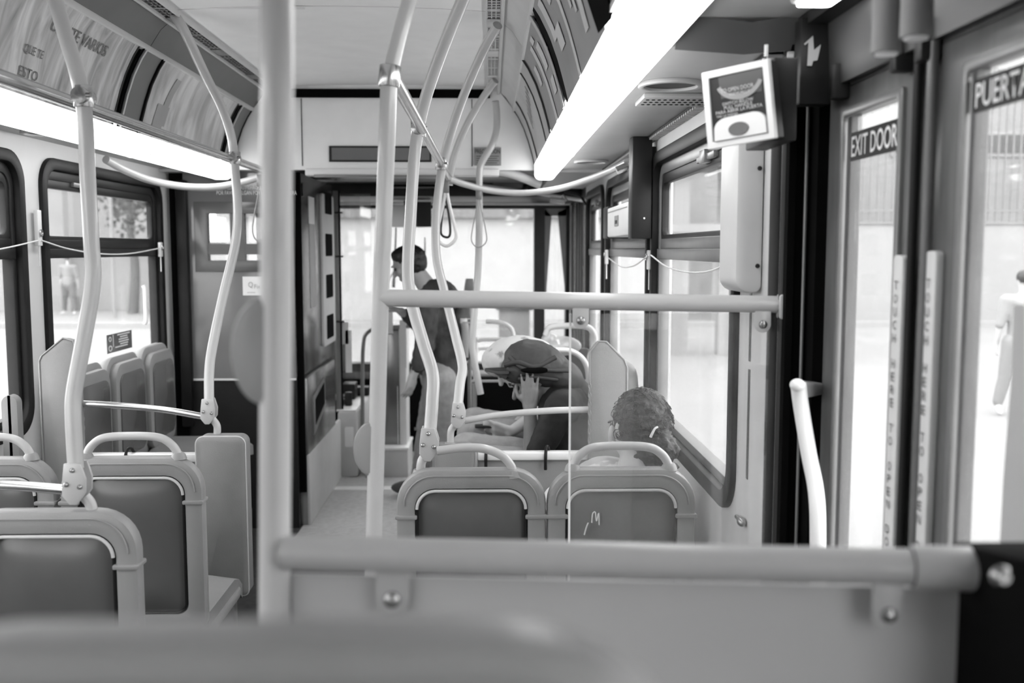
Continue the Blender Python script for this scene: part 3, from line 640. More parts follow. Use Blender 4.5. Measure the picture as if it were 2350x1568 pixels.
# safety chains hanging by the end panels
for lab, px, Y in (('small dangling buckle chain at the left of the right end panel', 1353, 3.612), ('small dangling buckle chain by the first left pole', 188, 3.662)):
    mb = MB(); z0 = W(px, 870 if px > 1000 else 925, Y=Y).z; z1 = W(px, 1030 if px > 1000 else 990, Y=Y).z; x = W(px, 900, Y=Y).x; z = z0; k = 0
    while z > z1:
        mb.loop([(x + .005 * math.cos(a) * (k % 2), Y + .005 * math.cos(a) * (1 - k % 2), z - .01 + .011 * math.sin(a)) for a in [2 * math.pi * i / 8 for i in range(8)]], .0018, 5); z -= .017; k += 1
    mb.build('dangling_chain', ALU, tag_=(lab, 'chain'))

# ================================================================ WALL FITTINGS
t = thing('wall_light_cover', 'tall white plastic cover with two screws on the right wall pillar above the far rail', 'cover', (.62, 2.4, 1.5))
mb = MB(); P = rrect(.583, .65, 1.495, 1.9, .02, 5, bl=.035); mb.plate(P, 2.33, 2.5, 'y'); mb.build('cover', TRIMW, t, bevel=.012)
for z in (1.79, 1.56):
    mb = MB(); mb.tube([(.637, 2.331, z), (.637, 2.324, z)], [.006, .004], raw=True, n=10); mb.build('screw', DARK, t)
t = thing('black_wall_box', 'tall black box hanging on the right pillar between two windows', 'box', (.59, 3.82, 1.655))
mb = MB(); mb.box(.552, .63, 3.84, 3.94, 1.64, 2.035); mb.build('body', DARK, t, bevel=.006); mb = MB(); mb.box(.63, .65, 3.88, 3.93, 1.7, 2.0); mb.build('mounting_plate', DARK, t)
mb = MB(); mb.tube([(.6, 3.84, 1.72), (.6, 3.834, 1.72)], [.005, .004], raw=True); mb.build('screw', SCREW, t)
t = thing('white_wall_unit', 'white plastic unit with small square label on the right wall ahead of the black box', 'unit', (.6, 4.3, 1.65))
mb = MB(); mb.box(.55, .65, 3.95, 4.62, 1.655, 1.79); mb.build('casing', PLAST, t, bevel=.008)
mb = MB(); mb.box(.55, .65, 4.62, 4.8, 1.65, 1.8); mb.build('black_end', DARK, t, bevel=.006)
mb = MB(); mb.box(.547, .551, 4.22, 4.34, 1.7, 1.745); mb.build('square_label', SEATF, t)
mb = MB(); mb.box(.5455, .548, 4.25, 4.31, 1.71, 1.725); mb.build('label_print', DARK, t)
mb = MB(); mb.box(.548, .552, 3.96, 4.6, 1.768, 1.771); mb.build('seam', SEATF, t)
# pull cords and their posts
CORD = mat('pull_cord', .7, .4)
def cord(lab, pts):
    mb = MB(); mb.tube(pts, .003, 8); mb.build('pull_cord', CORD, tag_=(lab, 'cord', 'window pull cords'))
X_ = -1.77
cord('thin white pull cord sagging across the left window below its sash', [W(95, 552, X=X_), W(160, 572, X=X_), W(235, 583, X=X_), (W(300, 582, X=X_)), W(366, 570, X=X_)])
cord('short white pull cord slanting to the left edge of the photo', [W(-60, 582, X=X_), W(20, 568, X=X_), W(88, 552, X=X_)])
X_ = .62
cord('white pull cord sagging across the large right window', [W(1494, 586, X=X_), W(1530, 612, X=X_), W(1580, 625, X=X_), W(1630, 622, X=X_), W(1674, 602, X=X_)])
cord('short white pull cord between the right pillar and the white wall unit', [W(1396, 592, X=X_), W(1425, 612, X=X_), W(1455, 610, X=X_), W(1488, 586, X=X_)])
for lab, px, py, X in (('white cord bracket on the pillar between the left windows', 88, 535, -1.78), ('small cord clip at the left partition end of the cord', 368, 568, -1.78), ('white cord bracket on the pillar left of the large right window', 1490, 590, .63), ('white cord bracket below the white wall unit', 1392, 585, .63), ('dark cord clip at the right end of the large window', 1676, 600, .62)):
    c = W(px, py, X=X); t = thing('cord_bracket', lab, 'bracket', tuple(c))
    mb = MB(); mb.box(c.x - .008, c.x + .008, c.y - .018, c.y + .018, c.z - .05, c.z + .09 * (1 if px < 100 else .3)); mb.build('plate', PLAST if px < 1600 else DARK, t, bevel=.003)
    mb = MB(); mb.loop([(c.x + (.012 if X < 0 else -.012), c.y + .012 * math.cos(a), c.z + .012 * math.sin(a)) for a in [2 * math.pi * i / 12 for i in range(12)]], .003, 6); mb.build('eyelet', CHROME, t)
    mb = MB(); mb.cyl((c.x, c.y, c.z - .13), (c.x, c.y, c.z - .04), .003, n=6); mb.build('cord_end', CORD, t)
# vertical catch on the left window frame
mb = MB(); c = W(330, 700, X=-1.795); mb.tube([(c.x, c.y, c.z + .1), (c.x + .008, c.y, c.z + .08), (c.x + .008, c.y, c.z), (c.x + .008, c.y, c.z - .08), (c.x, c.y, c.z - .1)], .01); mb.build('window_pull', PLAST, tag_=('small white vertical pull handle at the front edge of the left window', 'handle'))
# hanging straps
STRAP = mat('grey_strap', .3, .5)
def strap(lab, top, bot, wd, m=STRAP, r=.0045, Y=5.0, ring=False):
    a, b = W(*top, Y=Y), W(*bot, Y=Y); h = a.z - b.z; hw = wd / 2
    P = [(a.x, Y, a.z), (a.x - hw * .25, Y, a.z - h * .3), (a.x - hw * .85, Y, a.z - h * .7), (a.x - hw * .9, Y, b.z + hw * .7), (b.x, Y, b.z), (a.x + hw * .9, Y, b.z + hw * .7), (a.x + hw * .85, Y, a.z - h * .7), (a.x + hw * .25, Y, a.z - h * .3)]
    P = smooth_path(P + [P[0]], 5)[:-1]
    t = thing('hanging_strap', lab, 'strap', (a.x, Y, a.z), 'hanging grab straps')
    mb = MB(); mb.loop(P, r, 8); mb.build('loop', m, t)
    mb = MB(); mb.box(a.x - .014, a.x + .014, Y - .012, Y + .012, a.z - .05, a.z + .01); mb.build('buckle', ALU, t, bevel=.003)
    return t
strap('heavy clear strap loop hanging where the steel rail ends', (1024, 420), (1024, 565), .1, PLAST, .008, 4.98)
strap('dark strap hanging inside the heavy clear strap loop', (1022, 425), (1026, 545), .05, DARK, .006, 5.06)
strap('thin strap loop hanging in front of the farthest pole', (1099, 436), (1098, 568), .085, STRAP, .003, 5.27)
strap('thin strap loop hanging by the left curved rail beside the thick near post', (596, 405), (592, 552), .09, STRAP, .0035, 5.0)
# ================================================================ DRIVER'S PARTITION AND FRONT
t = thing('driver_partition', 'grey partition behind the driver with a framed four-pane window', 'partition', (-1.4, 5.55, 0))
YP = 5.55
a = W(425, 405, Y=YP); b = W(680, 870, Y=YP); wo = [W(462, 478, Y=YP), W(640, 610, Y=YP)]
x0, x1, zt, zm = -1.78, b.x, 2.03, b.z
mb = MB(); o = [(x0 + .07, zm), (x1, zm), (x1, zt), (x0 + .07, zt)]; i = [(wo[0].x, wo[1].z), (wo[1].x, wo[1].z), (wo[1].x, wo[0].z), (wo[0].x, wo[0].z)]
mb.ring(o, i, YP, YP + .03, 'y'); mb.build('upper_panel', GLOSSD, t, smooth=False)
mb = MB(); mb.box(x0, x0 + .07, YP - .02, YP + .05, 0, zt); mb.build('side_post', BLACK, t)
mb = MB(); mb.box(x0 + .04, x0 + .1, YP - .05, YP, .6, 1.98); mb.build('post_cover', RUB, t, bevel=.008)
mb = MB(); mb.box(x0 + .07, x1, YP, YP + .03, 0, zm - .008); mb.build('lower_panel', DARK, t)
mb = MB(); mb.box(x0 + .07, x1, YP - .01, YP + .0, zm - .006, zm + .004); mb.build('joint_strip', PLAST, t)
i2 = [(x_ + (.035 if k in (0, 3) else -.035), z_ + (.03 if k < 2 else -.03)) for k, (x_, z_) in enumerate(i)]
mb = MB(); mb.ring([(x_ + (-.04 if k in (0, 3) else .04), z_ + (-.035 if k < 2 else .035)) for k, (x_, z_) in enumerate(i)], i2, YP - .012, YP + .035, 'y'); fr_ = mb.build('window_surround', SEATP, t, bevel=.003)  # surround, bars and pane added in place of a window reflection
xm = W(546, 540, Y=YP).x; zb = W(540, 572, Y=YP).z
mb = MB(); mb.box(xm - .04, xm + .04, YP - .01, YP + .03, i2[0][1], i2[2][1]); mb.box(i2[0][0], i2[1][0], YP - .008, YP + .03, zb - .03, zb + .03); mb.build('glazing_bars', SEATP, t)
mb = MB(); mb.box(i2[0][0], i2[1][0], YP + .012, YP + .018, i2[0][1], i2[2][1]); mb.build('pane', GLASS, t)
U, V = (1, 0, 0), (0, 0, 1)
q = W(517, 435, Y=YP - .004); e = W(668, 435, Y=YP - .004); text('PLEASE EXIT THROUGH BACK DOOR', q, U, V, e.x - q.x, .022, INKW, t)
q = W(497, 447, Y=YP - .004); text('POR FAVOR SALGAN POR LA PUERTA TRASERA', q, U, V, e.x - q.x + .03, .022, INKW, t)
t = thing('paper_notice', 'white square paper label with large Q on the driver partition', 'notice', tuple(W(600, 678, Y=YP - .002)))
a, b = W(557, 635, Y=YP), W(640, 678, Y=YP)
mb = MB(); mb.box(a.x, b.x, YP - .005, YP - .001, b.z, a.z); mb.build('paper', PLAST, t, smooth=False)
text('Q', W(570, 662, Y=YP - .007), U, V, .026, .036, STRAP, t); text('Fix', W(584, 662, Y=YP - .007), U, V, .035, .022, STRAP, t)
text('www.', W(567, 673, Y=YP - .007), U, V, .05, .006, STRAP, t)
# equipment cabinet
t = thing('equipment_cabinet', 'tall dark glossy metal cabinet with a slotted white side strip beside the driver', 'cabinet', (-1.3, 6.1, 0))
XCb = W(690, 600, Y=5.58).x
mb = MB(); mb.box(-1.2, XCb, 5.60, 6.72, .875, 2.03); mb.build('upper_body', STEELD, t, bevel=.01)
mb = MB(); mb.box(-1.16, XCb + .006, 5.582, 5.60, .2, 2.03); mb.build('edge_post', BLACK, t, bevel=.004)
mb = MB(); mb.box(-1.2, XCb + .02, 5.60, 6.6, .0, .865); mb.build('lower_body', STEELD, t, bevel=.012)
mb = MB(); mb.box(XCb, XCb + .026, 5.6, 6.78, .0, .42); mb.build('base_fairing', SOFF, t, bevel=.01)
def xf(px, py0, py1, px1, X, th, name, m, par, bev=.003):
    a = W(px, py0, X=X); b = W(px1, py1, X=X); z1 = W(px, py0, X=X).z; z0 = W(px, py1, X=X).z
    mb = MB(); mb.box(X, X + th, a.y, b.y, z0, z1); return mb.build(name, m, par, bevel=bev)
# slotted strip
y0, y1 = W(735, 600, X=XCb).y, 6.68
mb = MB(); mb.plate(rrect(y0, y1, .98, 1.95, .03), XCb, XCb + .018, 'x'); sp = mb.build('slotted_strip', TRIMW, t, bevel=.004)
for k, (ya, yb) in enumerate(((442, 492), (537, 588), (630, 683), (722, 775))):
    Ym = (y0 + y1) / 2; z1 = W(748, ya, Y=Ym).z; z0 = W(748, yb, Y=Ym).z
    mb = MB(); mb.plate(rrect(y0 + .1, y1 - .1, z0, z1, .015), XCb + .017, XCb + .021, 'x'); mb.build('slot', BLACK, sp)
for z, (h, yy) in ((1.83, (.16, 5.95)), (1.5, (.5, 5.95))):
    mb = MB(); mb.box(XCb, XCb + .003, yy - .1, yy + .08, z - h / 2, z + h / 2); mb.build('side_label', PLAST if h < .3 else ALU, t)
mb = MB(); mb.plate([(5.75, .5), (6.15, .62), (6.15, .8), (5.75, .74)], XCb + .018, XCb + .03, 'x'); pk = mb.build('pocket_frame', ALU, t, bevel=.004)
mb = MB(); mb.plate([(5.79, .56), (6.1, .64), (6.1, .77), (5.79, .71)], XCb + .029, XCb + .032, 'x'); mb.build('pocket_opening', BLACK, pk)
for yy, zz in ((6.55, 1.45), (6.55, 1.1), (5.64, 1.9)):
    mb = MB(); mb.box(XCb, XCb + .008, yy, yy + .02, zz, zz + .07); mb.build('latch', DARK, t)
# driver console
t = thing('driver_console', 'pale grey console housing with worn patch and dark controls beside the driver', 'console', (-1.1, 7.1, 0))
mb = MB(); mb.box(-1.07, -.93, 6.8, 7.6, 0, .47); mb.build('housing', SOFF, t, bevel=.02)
mb = MB(); mb.box(-1.08, -.94, 6.81, 7.6, .465, .48); mb.build('worktop', TRIMW, t, bevel=.008)
for x, y, z, sx, sy, sz in ((-1.2, 7.1, .48, .12, .2, .2), (-1.06, 7.35, .48, .1, .15, .12), (-1.0, 7.5, .48, .14, .1, .07), (-1.15, 7.0, .48, .2, .1, .05), (-1.02, 7.0, .48, .05, .05, .1)):
    mb = MB(); mb.box(x - sx / 2, x + sx / 2, y - sy / 2, y + sy / 2, z, z + sz); mb.build('control_block', DARK, t, bevel=.01)
mb = MB()
for i in range(6):
    for j in range(4): mb.box(-1.19 + i * .022, -1.175 + i * .022, 7.02 + j * .03, 7.04 + j * .03, .53, .545)
mb.build('keypad_keys', SEATF, t)['kind'] = 'stuff'
mb = MB(); mb.plate([(6.755, .12), (6.755, .3)][:1] + [(.0, .0)] if False else rrect(-1.02, -.96, .22, .36, .01), 6.792, 6.8, 'y'); mb.build('worn_sticker', PLAST, t)
# driver seat (only its top shows)
t = thing('bus_seat', 'dark domed top of the driver seat seen through the clear shield', 'seat', (-1.3, 7.3, 0))
mb = MB(); mb.plate(rrect(-1.6, -1.1, .6, 1.04, .15, 8), 7.5, 7.6, 'y'); mb.build('backrest', SEATP, t, bevel=.03)
mb = MB(); mb.box(-1.6, -1.22, 7.1, 7.5, .55, .65); mb.build('cushion', DARK, t, bevel=.03)
mb = MB(); mb.cyl((-1.4, 7.35, 0), (-1.4, 7.35, .56), .08); mb.build('pedestal', DARK, t)
# clear driver shield
t = thing('driver_shield', 'clear shield door with aluminium post and taped papers beside the driver', 'shield', (-1.05, 6.9, 0))
YS = 6.85
a, b = W(780, 445, Y=YS), W(856, 870, Y=YS)
mb = MB(); mb.box(a.x, b.x, YS, YS + .008, b.z, a.z); mb.build('clear_sheet', CLEAR, t, smooth=False)
c = W(775, 600, Y=YS); mb = MB(); mb.box(c.x - .022, c.x + .012, YS - .03, YS + .02, .46, 2.0); mb.build('aluminium_post', ALU, t, bevel=.004)
mb = MB(); mb.box(c.x + .014, c.x + .022, YS - .02, YS + .01, .46, 2.0); mb.build('hinge_gap', BLACK, t)
for z in (1.55, 1.1, 1.85):
    mb = MB(); mb.cyl((c.x - .01, YS - .04, z), (c.x + .045, YS - .04, z), .006); mb.build('hinge', DARK, t)
for nm_, (pa, pb, qa, qb), mm in (('taped_paper', (792, 808, 758, 855), PLAST), ('lower_sign', (785, 800, 740, 790), TRIMW), ('clipped_card', (885, 902, 695, 765), PLAST), ('hanging_card', (917, 933, 735, 845), TRIMW)):
    a, b = W(pa, qa, Y=YS - .01), W(pb, qb, Y=YS - .01)
    mb = MB(); mb.box(a.x, b.x, YS - .014, YS - .008, b.z, a.z); mb.build(nm_, mm, t)
mb = MB(); mb.tube([W(832, 1050, Y=YS), W(832, 860, Y=YS), W(834, 790, Y=YS), W(842, 765, Y=YS), W(870, 754, Y=YS), W(960, 748, Y=YS)], .014); mb.build('guard_tube', ALU, t)
# fare box
t = thing('fare_box', 'grey fare box column on a stepped base beside the standing person', 'farebox', (-.66, 7.0, 0))
a, b = W(884, 752, Y=6.9), W(933, 1030, Y=6.9)
mb = MB(); mb.box(a.x - .05, b.x, 6.9, 7.15, b.z, a.z); mb.build('column', STEELD, t, bevel=.012)
mb = MB(); mb.box(b.x - .045, b.x + .004, 6.89, 7.15, b.z, a.z + .004); mb.build('pale_edge', TRIMW, t, bevel=.006)
mb = MB(); mb.box(a.x + .08, a.x + .085, 6.893, 6.9, b.z + .03, b.z + .45); mb.build('groove', TRIMW, t)
c = W(925, 810, Y=6.88); mb = MB(); mb.box(c.x - .012, c.x + .012, 6.884, 6.892, c.z - .03, c.z + .03); mb.build('token_slot', BLACK, t)
a, b = W(838, 1030, Y=6.8), W(937, 1088, Y=6.8)
mb = MB(); mb.box(a.x, b.x, 6.8, 7.2, 0, a.z - .01); mb.build('base', SOFF, t, bevel=.01)
mb = MB(); mb.box(a.x, b.x + .005, 6.79, 7.2, a.z - .012, a.z + .008); mb.build('base_lid', PLAST, t, bevel=.004)
# front dash and dark panel
t = thing('dashboard', 'low black dashboard and kick panel under the windscreen', 'dashboard', (-.4, 7.8, 0))
mb = MB(); mb.box(-1.75, .5, 7.65, 8.03, 0, .6); mb.build('body', BLACK, t, bevel=.03)
mb = MB(); mb.box(-.6, .45, 7.63, 7.66, .18, .2); mb.build('trim_line', ALU, t)
for k in range(5):
    mb = MB(); mb.box(-.45, .1, 7.7 + k * .05, 7.72 + k * .05, .6, .62); mb.build('vent_slat', SEATF, t)
t = thing('black_front_panel', 'black modesty panel with white top edge and side tube ahead of the bowed woman', 'panel', (.12, 5.6, 0))
a, b = W(1083, 876, Y=5.6), W(1312, 876, Y=5.6)
mb = MB(); mb.box(a.x, b.x, 5.6, 5.63, .1, a.z); mb.build('board', BLACK, t)
mb = MB(); mb.box(a.x, b.x, 5.595, 5.635, a.z - .004, a.z + .006); mb.build('top_edge', SEATF, t)
mb = MB(); mb.tube([W(1088, 880, Y=5.58), W(1088, 960, Y=5.57), W(1082, 1060, Y=5.56)], .016); mb.build('side_tube', ALU, t)
# front grab rails
def v3(p): return Vector((p.x, p.y, .0))
def loopbar(lab, pts, r=.016, m=PLAST): simple('entrance_grab_rail', lab, 'rail', lambda b_: b_.tube(pts, r), m, 'white grab rails by the front door')
loopbar('upper white rail curving down at the front door, behind the flowered cap', [W(1115, 738, Y=6.9), W(1145, 740, Y=6.9), W(1166, 748, Y=6.9), W(1178, 770, Y=6.9), W(1182, 850, Y=6.9), v3(W(1182, 850, Y=6.9))])
loopbar('lower white rail pair behind the flowered cap', [v3(W(1092, 800, Y=7.1)), W(1092, 800, Y=7.1), W(1098, 782, Y=7.1), W(1130, 779, Y=7.1), W(1180, 780, Y=7.1)])
loopbar('thin white rail just below the pair, behind the flowered cap', [v3(W(1090, 830, Y=7.2)), W(1090, 830, Y=7.2), W(1095, 806, Y=7.2), W(1110, 800, Y=7.2), W(1180, 803, Y=7.2)], .012)
loopbar('rounded white rail loop at the right by the front door', [W(1252, 770, Y=5.75), W(1262, 752, Y=5.75), W(1300, 748, Y=5.75), W(1345, 750, Y=5.75), W(1362, 765, Y=5.75), W(1364, 790, Y=5.75), W(1352, 830, Y=5.75), W(1352, 900, Y=5.75), v3(W(1352, 900, Y=5.75))], .018)
loopbar('inner rounded steel rail curving down beside the right end panel', [W(1275, 804, Y=5.0), W(1310, 806, Y=5.0), W(1338, 825, Y=5.0), W(1350, 860, Y=5.0), W(1349, 930, Y=5.0), v3(W(1349, 930, Y=5.0))], .014)
mb = MB(); c = W(1285, 790, Y=5.9)
mb.ellipsoid((c.x, c.y - .12, c.z - .0), (.12, .04, .06)); mb.ellipsoid((c.x - .07, c.y - .12, c.z + .04), (.05, .03, .04)); mb.build('plastic_bag', glass('bag_plastic', .15, .45, 1, .75), tag_=('crumpled translucent plastic bag hung on the rounded rail by the front door', 'bag'))
mb = MB(); a, b = W(1262, 800, Y=6.0), W(1352, 872, Y=6.0); mb.plate(rrect(a.x, b.x, b.z, a.z, .02), 6.0, 6.05, 'y'); mb.build('front_seat_top', DARK, bevel=.01, tag_=('dark seat top seen under the rounded rail loop', 'seat'))
# rear view mirror and visor
t = thing('interior_mirror', 'pale rounded driver mirror hanging behind the windscreen top', 'mirror', tuple(W(940, 470, Y=7.6)))
a, b = W(888, 472, Y=7.6), W(990, 522, Y=7.6)
mb = MB(); mb.plate(rrect(a.x, b.x, b.z, a.z, .06, 6), 7.58, 7.6, 'y'); mb.build('mirror_glass', PLAST, t, bevel=.004)
mb = MB(); mb.cyl(W(930, 460, Y=7.65), W(930, 500, Y=7.65), .01); mb.build('arm', DARK, t)
a, b = W(955, 463, Y=7.5), W(990, 521, Y=7.5); mb = MB(); mb.box(a.x, b.x, 7.5, 7.52, b.z, a.z); mb.build('sun_visor', DARK, tag_=('small dark visor hanging at the windscreen top beside the mirror', 'visor'))
t = thing('windscreen_wiper', 'dark upright wiper arm outside the windscreen left of the standing person', 'wiper', tuple(W(905, 660, Y=8.2)))
mb = MB(); mb.tube([W(903, 660, Y=8.22), W(906, 600, Y=8.22), W(909, 520, Y=8.22)], [.014, .006], 8); mb.build('blade', DARK, t)
mb = MB(); mb.tube([W(888, 650, Y=8.2), W(903, 625, Y=8.2), W(915, 612, Y=8.2)], .005, 8); mb.build('arm', DARK, t)
mb = MB(); mb.tube([W(960, 850, Y=8.2), W(972, 620, Y=8.22), W(975, 580, Y=8.22), W(975, 545, Y=8.22)], [.01, .005], 8); mb.build('windscreen_wiper', DARK, tag_=('thin dark wiper tip behind the standing person', 'wiper'))
t = thing('ticket_reader', 'small grey reader on a stalk behind the thin far pole', 'device', tuple(W(1078, 662, Y=7.0)))
a, b = W(1064, 640, Y=7.0), W(1088, 668, Y=7.0); mb = MB(); mb.plate([(a.x, b.z), (b.x, b.z), (b.x - .006, a.z), (a.x + .014, a.z)], 7.0, 7.06, 'y'); mb.build('casing', SEATF, t, bevel=.006)
mb = MB(); mb.cyl((a.x + .04, 7.03, 0), (a.x + .04, 7.03, b.z), .015); mb.build('stalk', ALU, t)
t = thing('curved_rail_clamp', 'chrome clamp fittings where the bowed rail meets the front right pillar', 'clamp', tuple(W(1270, 455, Y=6.2)))
mb = MB(); mb.cyl(W(1262, 458, Y=6.3), W(1296, 462, Y=6.3), .02); mb.cyl(W(1290, 448, Y=6.3), W(1300, 462, Y=6.3), .012); mb.build('clamp_body', CHROME, t)
mb = MB(); mb.tube([W(1296, 440, Y=6.3), W(1330, 450, Y=6.3), W(1345, 470, Y=6.3)], .008); mb.build('clamp_hose', DARK, t)
t = thing('top_rail_clamp', 'chrome clamp holding the bowed rail high on the right wall', 'clamp', tuple(W(1430, 385, Y=4.4)))
mb = MB(); mb.cyl(W(1415, 392, Y=4.4), W(1442, 380, Y=4.4), .018); mb.cyl(W(1436, 375, Y=4.4), W(1446, 390, Y=4.4), .012); mb.build('clamp_body', CHROME, t)

# ================================================================ SIGNS
# framed sign over the exit: emergency handle box
t = thing('emergency_handle_box', 'white framed box near the exit door printed TO OPEN DOOR', 'sign', tuple(W(1700, 340, Y=1.95)))
c0, c1, c2, c3 = W(1627, 344, Y=1.98), W(1782, 317, Y=1.86), W(1765, 134, Y=1.86), W(1612, 168, Y=1.98)
ux = (c1 - c0).normalized(); uz = (c3 - c0 + c2 - c1).normalized(); nn = ux.cross(uz).normalized()   # nn points to -Y or +Y
if nn.y > 0: nn = -nn
def quadbox(mbx, P, d): P = [Vector(p) for p in P]; return mbx.add(P + [p + d for p in P], [(0, 1, 2, 3), (7, 6, 5, 4), (0, 4, 5, 1), (1, 5, 6, 2), (2, 6, 7, 3), (3, 7, 4, 0)])
def lerp2(u_, v_, o=0): return (c0 * (1 - u_) + c1 * u_) * (1 - v_) + (c3 * (1 - u_) + c2 * u_) * v_ + nn * o
mb = MB(); quadbox(mb, [lerp2(.02, .02), lerp2(.98, .02), lerp2(.98, .98), lerp2(.02, .98)], -nn * .03); mb.build('box_body', DARK, t)
mb = MB(); fo = [(0, 0), (1, 0), (1, 1), (0, 1)]; fi = [(.085, .085), (.91, .08), (.91, .91), (.10, .91)]
V_ = [lerp2(a, b, .004) for a, b in fo] + [lerp2(a, b, .004) for a, b in fi] + [lerp2(a, b, -.006) for a, b in fo] + [lerp2(a, b, -.006) for a, b in fi]
F_ = []
for k in range(4):
    q = (k + 1) % 4; F_ += [(k, q, 4 + q, 4 + k), (8 + k, 12 + k, 12 + q, 8 + q), (k, 8 + k, 8 + q, q), (4 + k, 4 + q, 12 + q, 12 + k)]
mb.add(V_, F_); mb.build('white_frame', PLAST, t, bevel=.0015, smooth=False)
mb = MB(); quadbox(mb, [lerp2(.08, .08, -.001), lerp2(.92, .08, -.001), lerp2(.92, .92, -.001), lerp2(.08, .92, -.001)], -nn * .004); fc = mb.build('sign_face', SEATP, t)
mb = MB(); quadbox(mb, [lerp2(.26, .62, .0), lerp2(.86, .62, .0), lerp2(.9, .9, .0), lerp2(.24, .9, .0)], nn * .001); mb.build('upper_patch', mat('sign_dark', .06, .4), t)
def poly_face(pts, o, m, nm, th=.003):
    P = [lerp2(a, b, o) for a, b in pts]; n = len(P); mb = MB(); mb.add(P + [p + nn * th for p in P], [tuple(range(n)), tuple(range(2 * n - 1, n - 1, -1))] + [(i, i + n, (i + 1) % n + n, (i + 1) % n) for i in range(n)]); return mb.build(nm, m, t)
def arc(cx, cy, rx, ry, a0, a1, n=16): return [(cx + rx * math.cos(math.radians(a0 + (a1 - a0) * k / n)), cy + ry * math.sin(math.radians(a0 + (a1 - a0) * k / n))) for k in range(n + 1)]
poly_face(arc(.55, .85, .36, .28, 200, 340) + arc(.55, .85, .30, .215, 340, 200), .0015, SEATF, 'grey_arc', .001)
poly_face([(.9, .09), (.9, .25)] + arc(.72, .25, .18, .13, 10, 90, 8) + arc(.34, .23, .2, .14, 95, 180, 8) + [(.13, .09)], .001, PLAST, 'handle_cup', .006)
poly_face(arc(.51, .2, .15, .085, 0, 350), .008, SEATP, 'handle_hole', .001)
def stext(s, u0, v0, u1, h):
    a, b = lerp2(u0, v0, .003), lerp2(u1, v0, .003); text(s, a, b - a, uz, (b - a).length, h, mat('sign_print', .5, .5), t)
stext('TO OPEN DOOR', .27, .69, .76, .0075); stext('MANUALLY', .4, .635, .7, .0055); stext('SWITCH BELOW', .28, .525, .74, .006)
stext('PULL HANDLE', .3, .475, .72, .0065); stext('PARA ABRIR LA PUERTA', .17, .425, .86, .0065); stext('TIRE LA MANIJA', .17, .375, .5, .0055)
mb = MB(); mb.box(c1.x + .004, c1.x + .05, 1.9, 2.1, c1.z + .0, c2.z + .01); mb.build('mounting_bracket', DARK, t, bevel=.003)
mb = MB(); q = W(1758, 130, Y=1.9); mb.cyl(q, q + Vector((0, 0, .022)), .0035); mb.build('cable_tie', PLAST, t)
# grey jamb strip beside the sign with white sticker
t = thing('jamb_strip', 'grey metal strip with small white sticker right of the framed sign', 'strip', tuple(W(1815, 340, Y=2.05)))
a, b = W(1806, 120, Y=2.1), W(1827, 225, Y=2.1); mb = MB(); mb.box(a.x, b.x, 2.09, 2.1, b.z, a.z); mb.build('strip', SOFF, t, bevel=.001)
a, b = W(1807, 124, Y=2.088), W(1820, 144, Y=2.088); mb = MB(); mb.box(a.x, b.x, 2.086, 2.09, b.z, a.z); mb.build('sticker', PLAST, t)
# white lightning-like numeral
t = thing('numeral_sticker', 'pale sticker shaped like a broken numeral one on the dark door header', 'sticker', tuple(W(1866, 150, Y=2.04)))
P = [W(x, y, Y=2.04) for x, y in ((1846, 100), (1866, 82), (1868, 115), (1884, 102), (1876, 138), (1866, 140), (1863, 151), (1853, 151), (1856, 97), (1848, 103))]
mb = MB(); n = len(P); mb.add(P + [p + Vector((0, .002, 0)) for p in P], [tuple(range(n)), tuple(range(2 * n - 1, n - 1, -1))] + [(i, i + n, (i + 1) % n + n, (i + 1) % n) for i in range(n)]); mb.build('cut_shape', TRIMW, t, smooth=False)
a, b = W(1838, 40, Y=2.05), W(1905, 240, Y=2.05); mb = MB(); mb.box(a.x, b.x, 2.045, 2.09, b.z, a.z); mb.build('door_track_cover', DARK, door, bevel=.004)
# door signs on glass (vertical plane X, facing -X): u runs towards the camera
def xsign(name, lab, cat, pts, s, X=XD + .004, m1=INK, m2=INKW):
    P = [W(x, y, X=X) for x, y in pts]  # tl, tr, br, bl
    y0, y1 = (P[0].y + P[3].y) / 2, (P[1].y + P[2].y) / 2; zt_, zb_ = (P[0].z + P[1].z) / 2, (P[2].z + P[3].z) / 2
    t = thing(name, lab, cat, (X, (y0 + y1) / 2, zb_))
    mb = MB(); mb.plate(rrect(y1, y0, zb_, zt_, .006, 3), X, X - .001, 'x'); mb.build('sign_plate', m1, t, smooth=False)
    h = zt_ - zb_; text(s, (X - .002, y0 - .008, zb_ + h * .14), (0, -1, 0), (0, 0, 1), (y0 - y1) - .016, h * .72, m2, t, bold=.01)
    return t
xsign('exit_door_sign', 'black sign reading EXIT DOOR on the glass of the left door leaf', 'sign', ((1953, 300), (2066, 277), (2066, 345), (1953, 370)), 'EXIT DOOR')
xsign('exit_door_sign', 'black sign reading PUERTA DE SALIDA at the top right edge of the photo', 'sign', ((2236, 180), (2440, 118), (2440, 208), (2236, 258)), 'PUERTA DE')
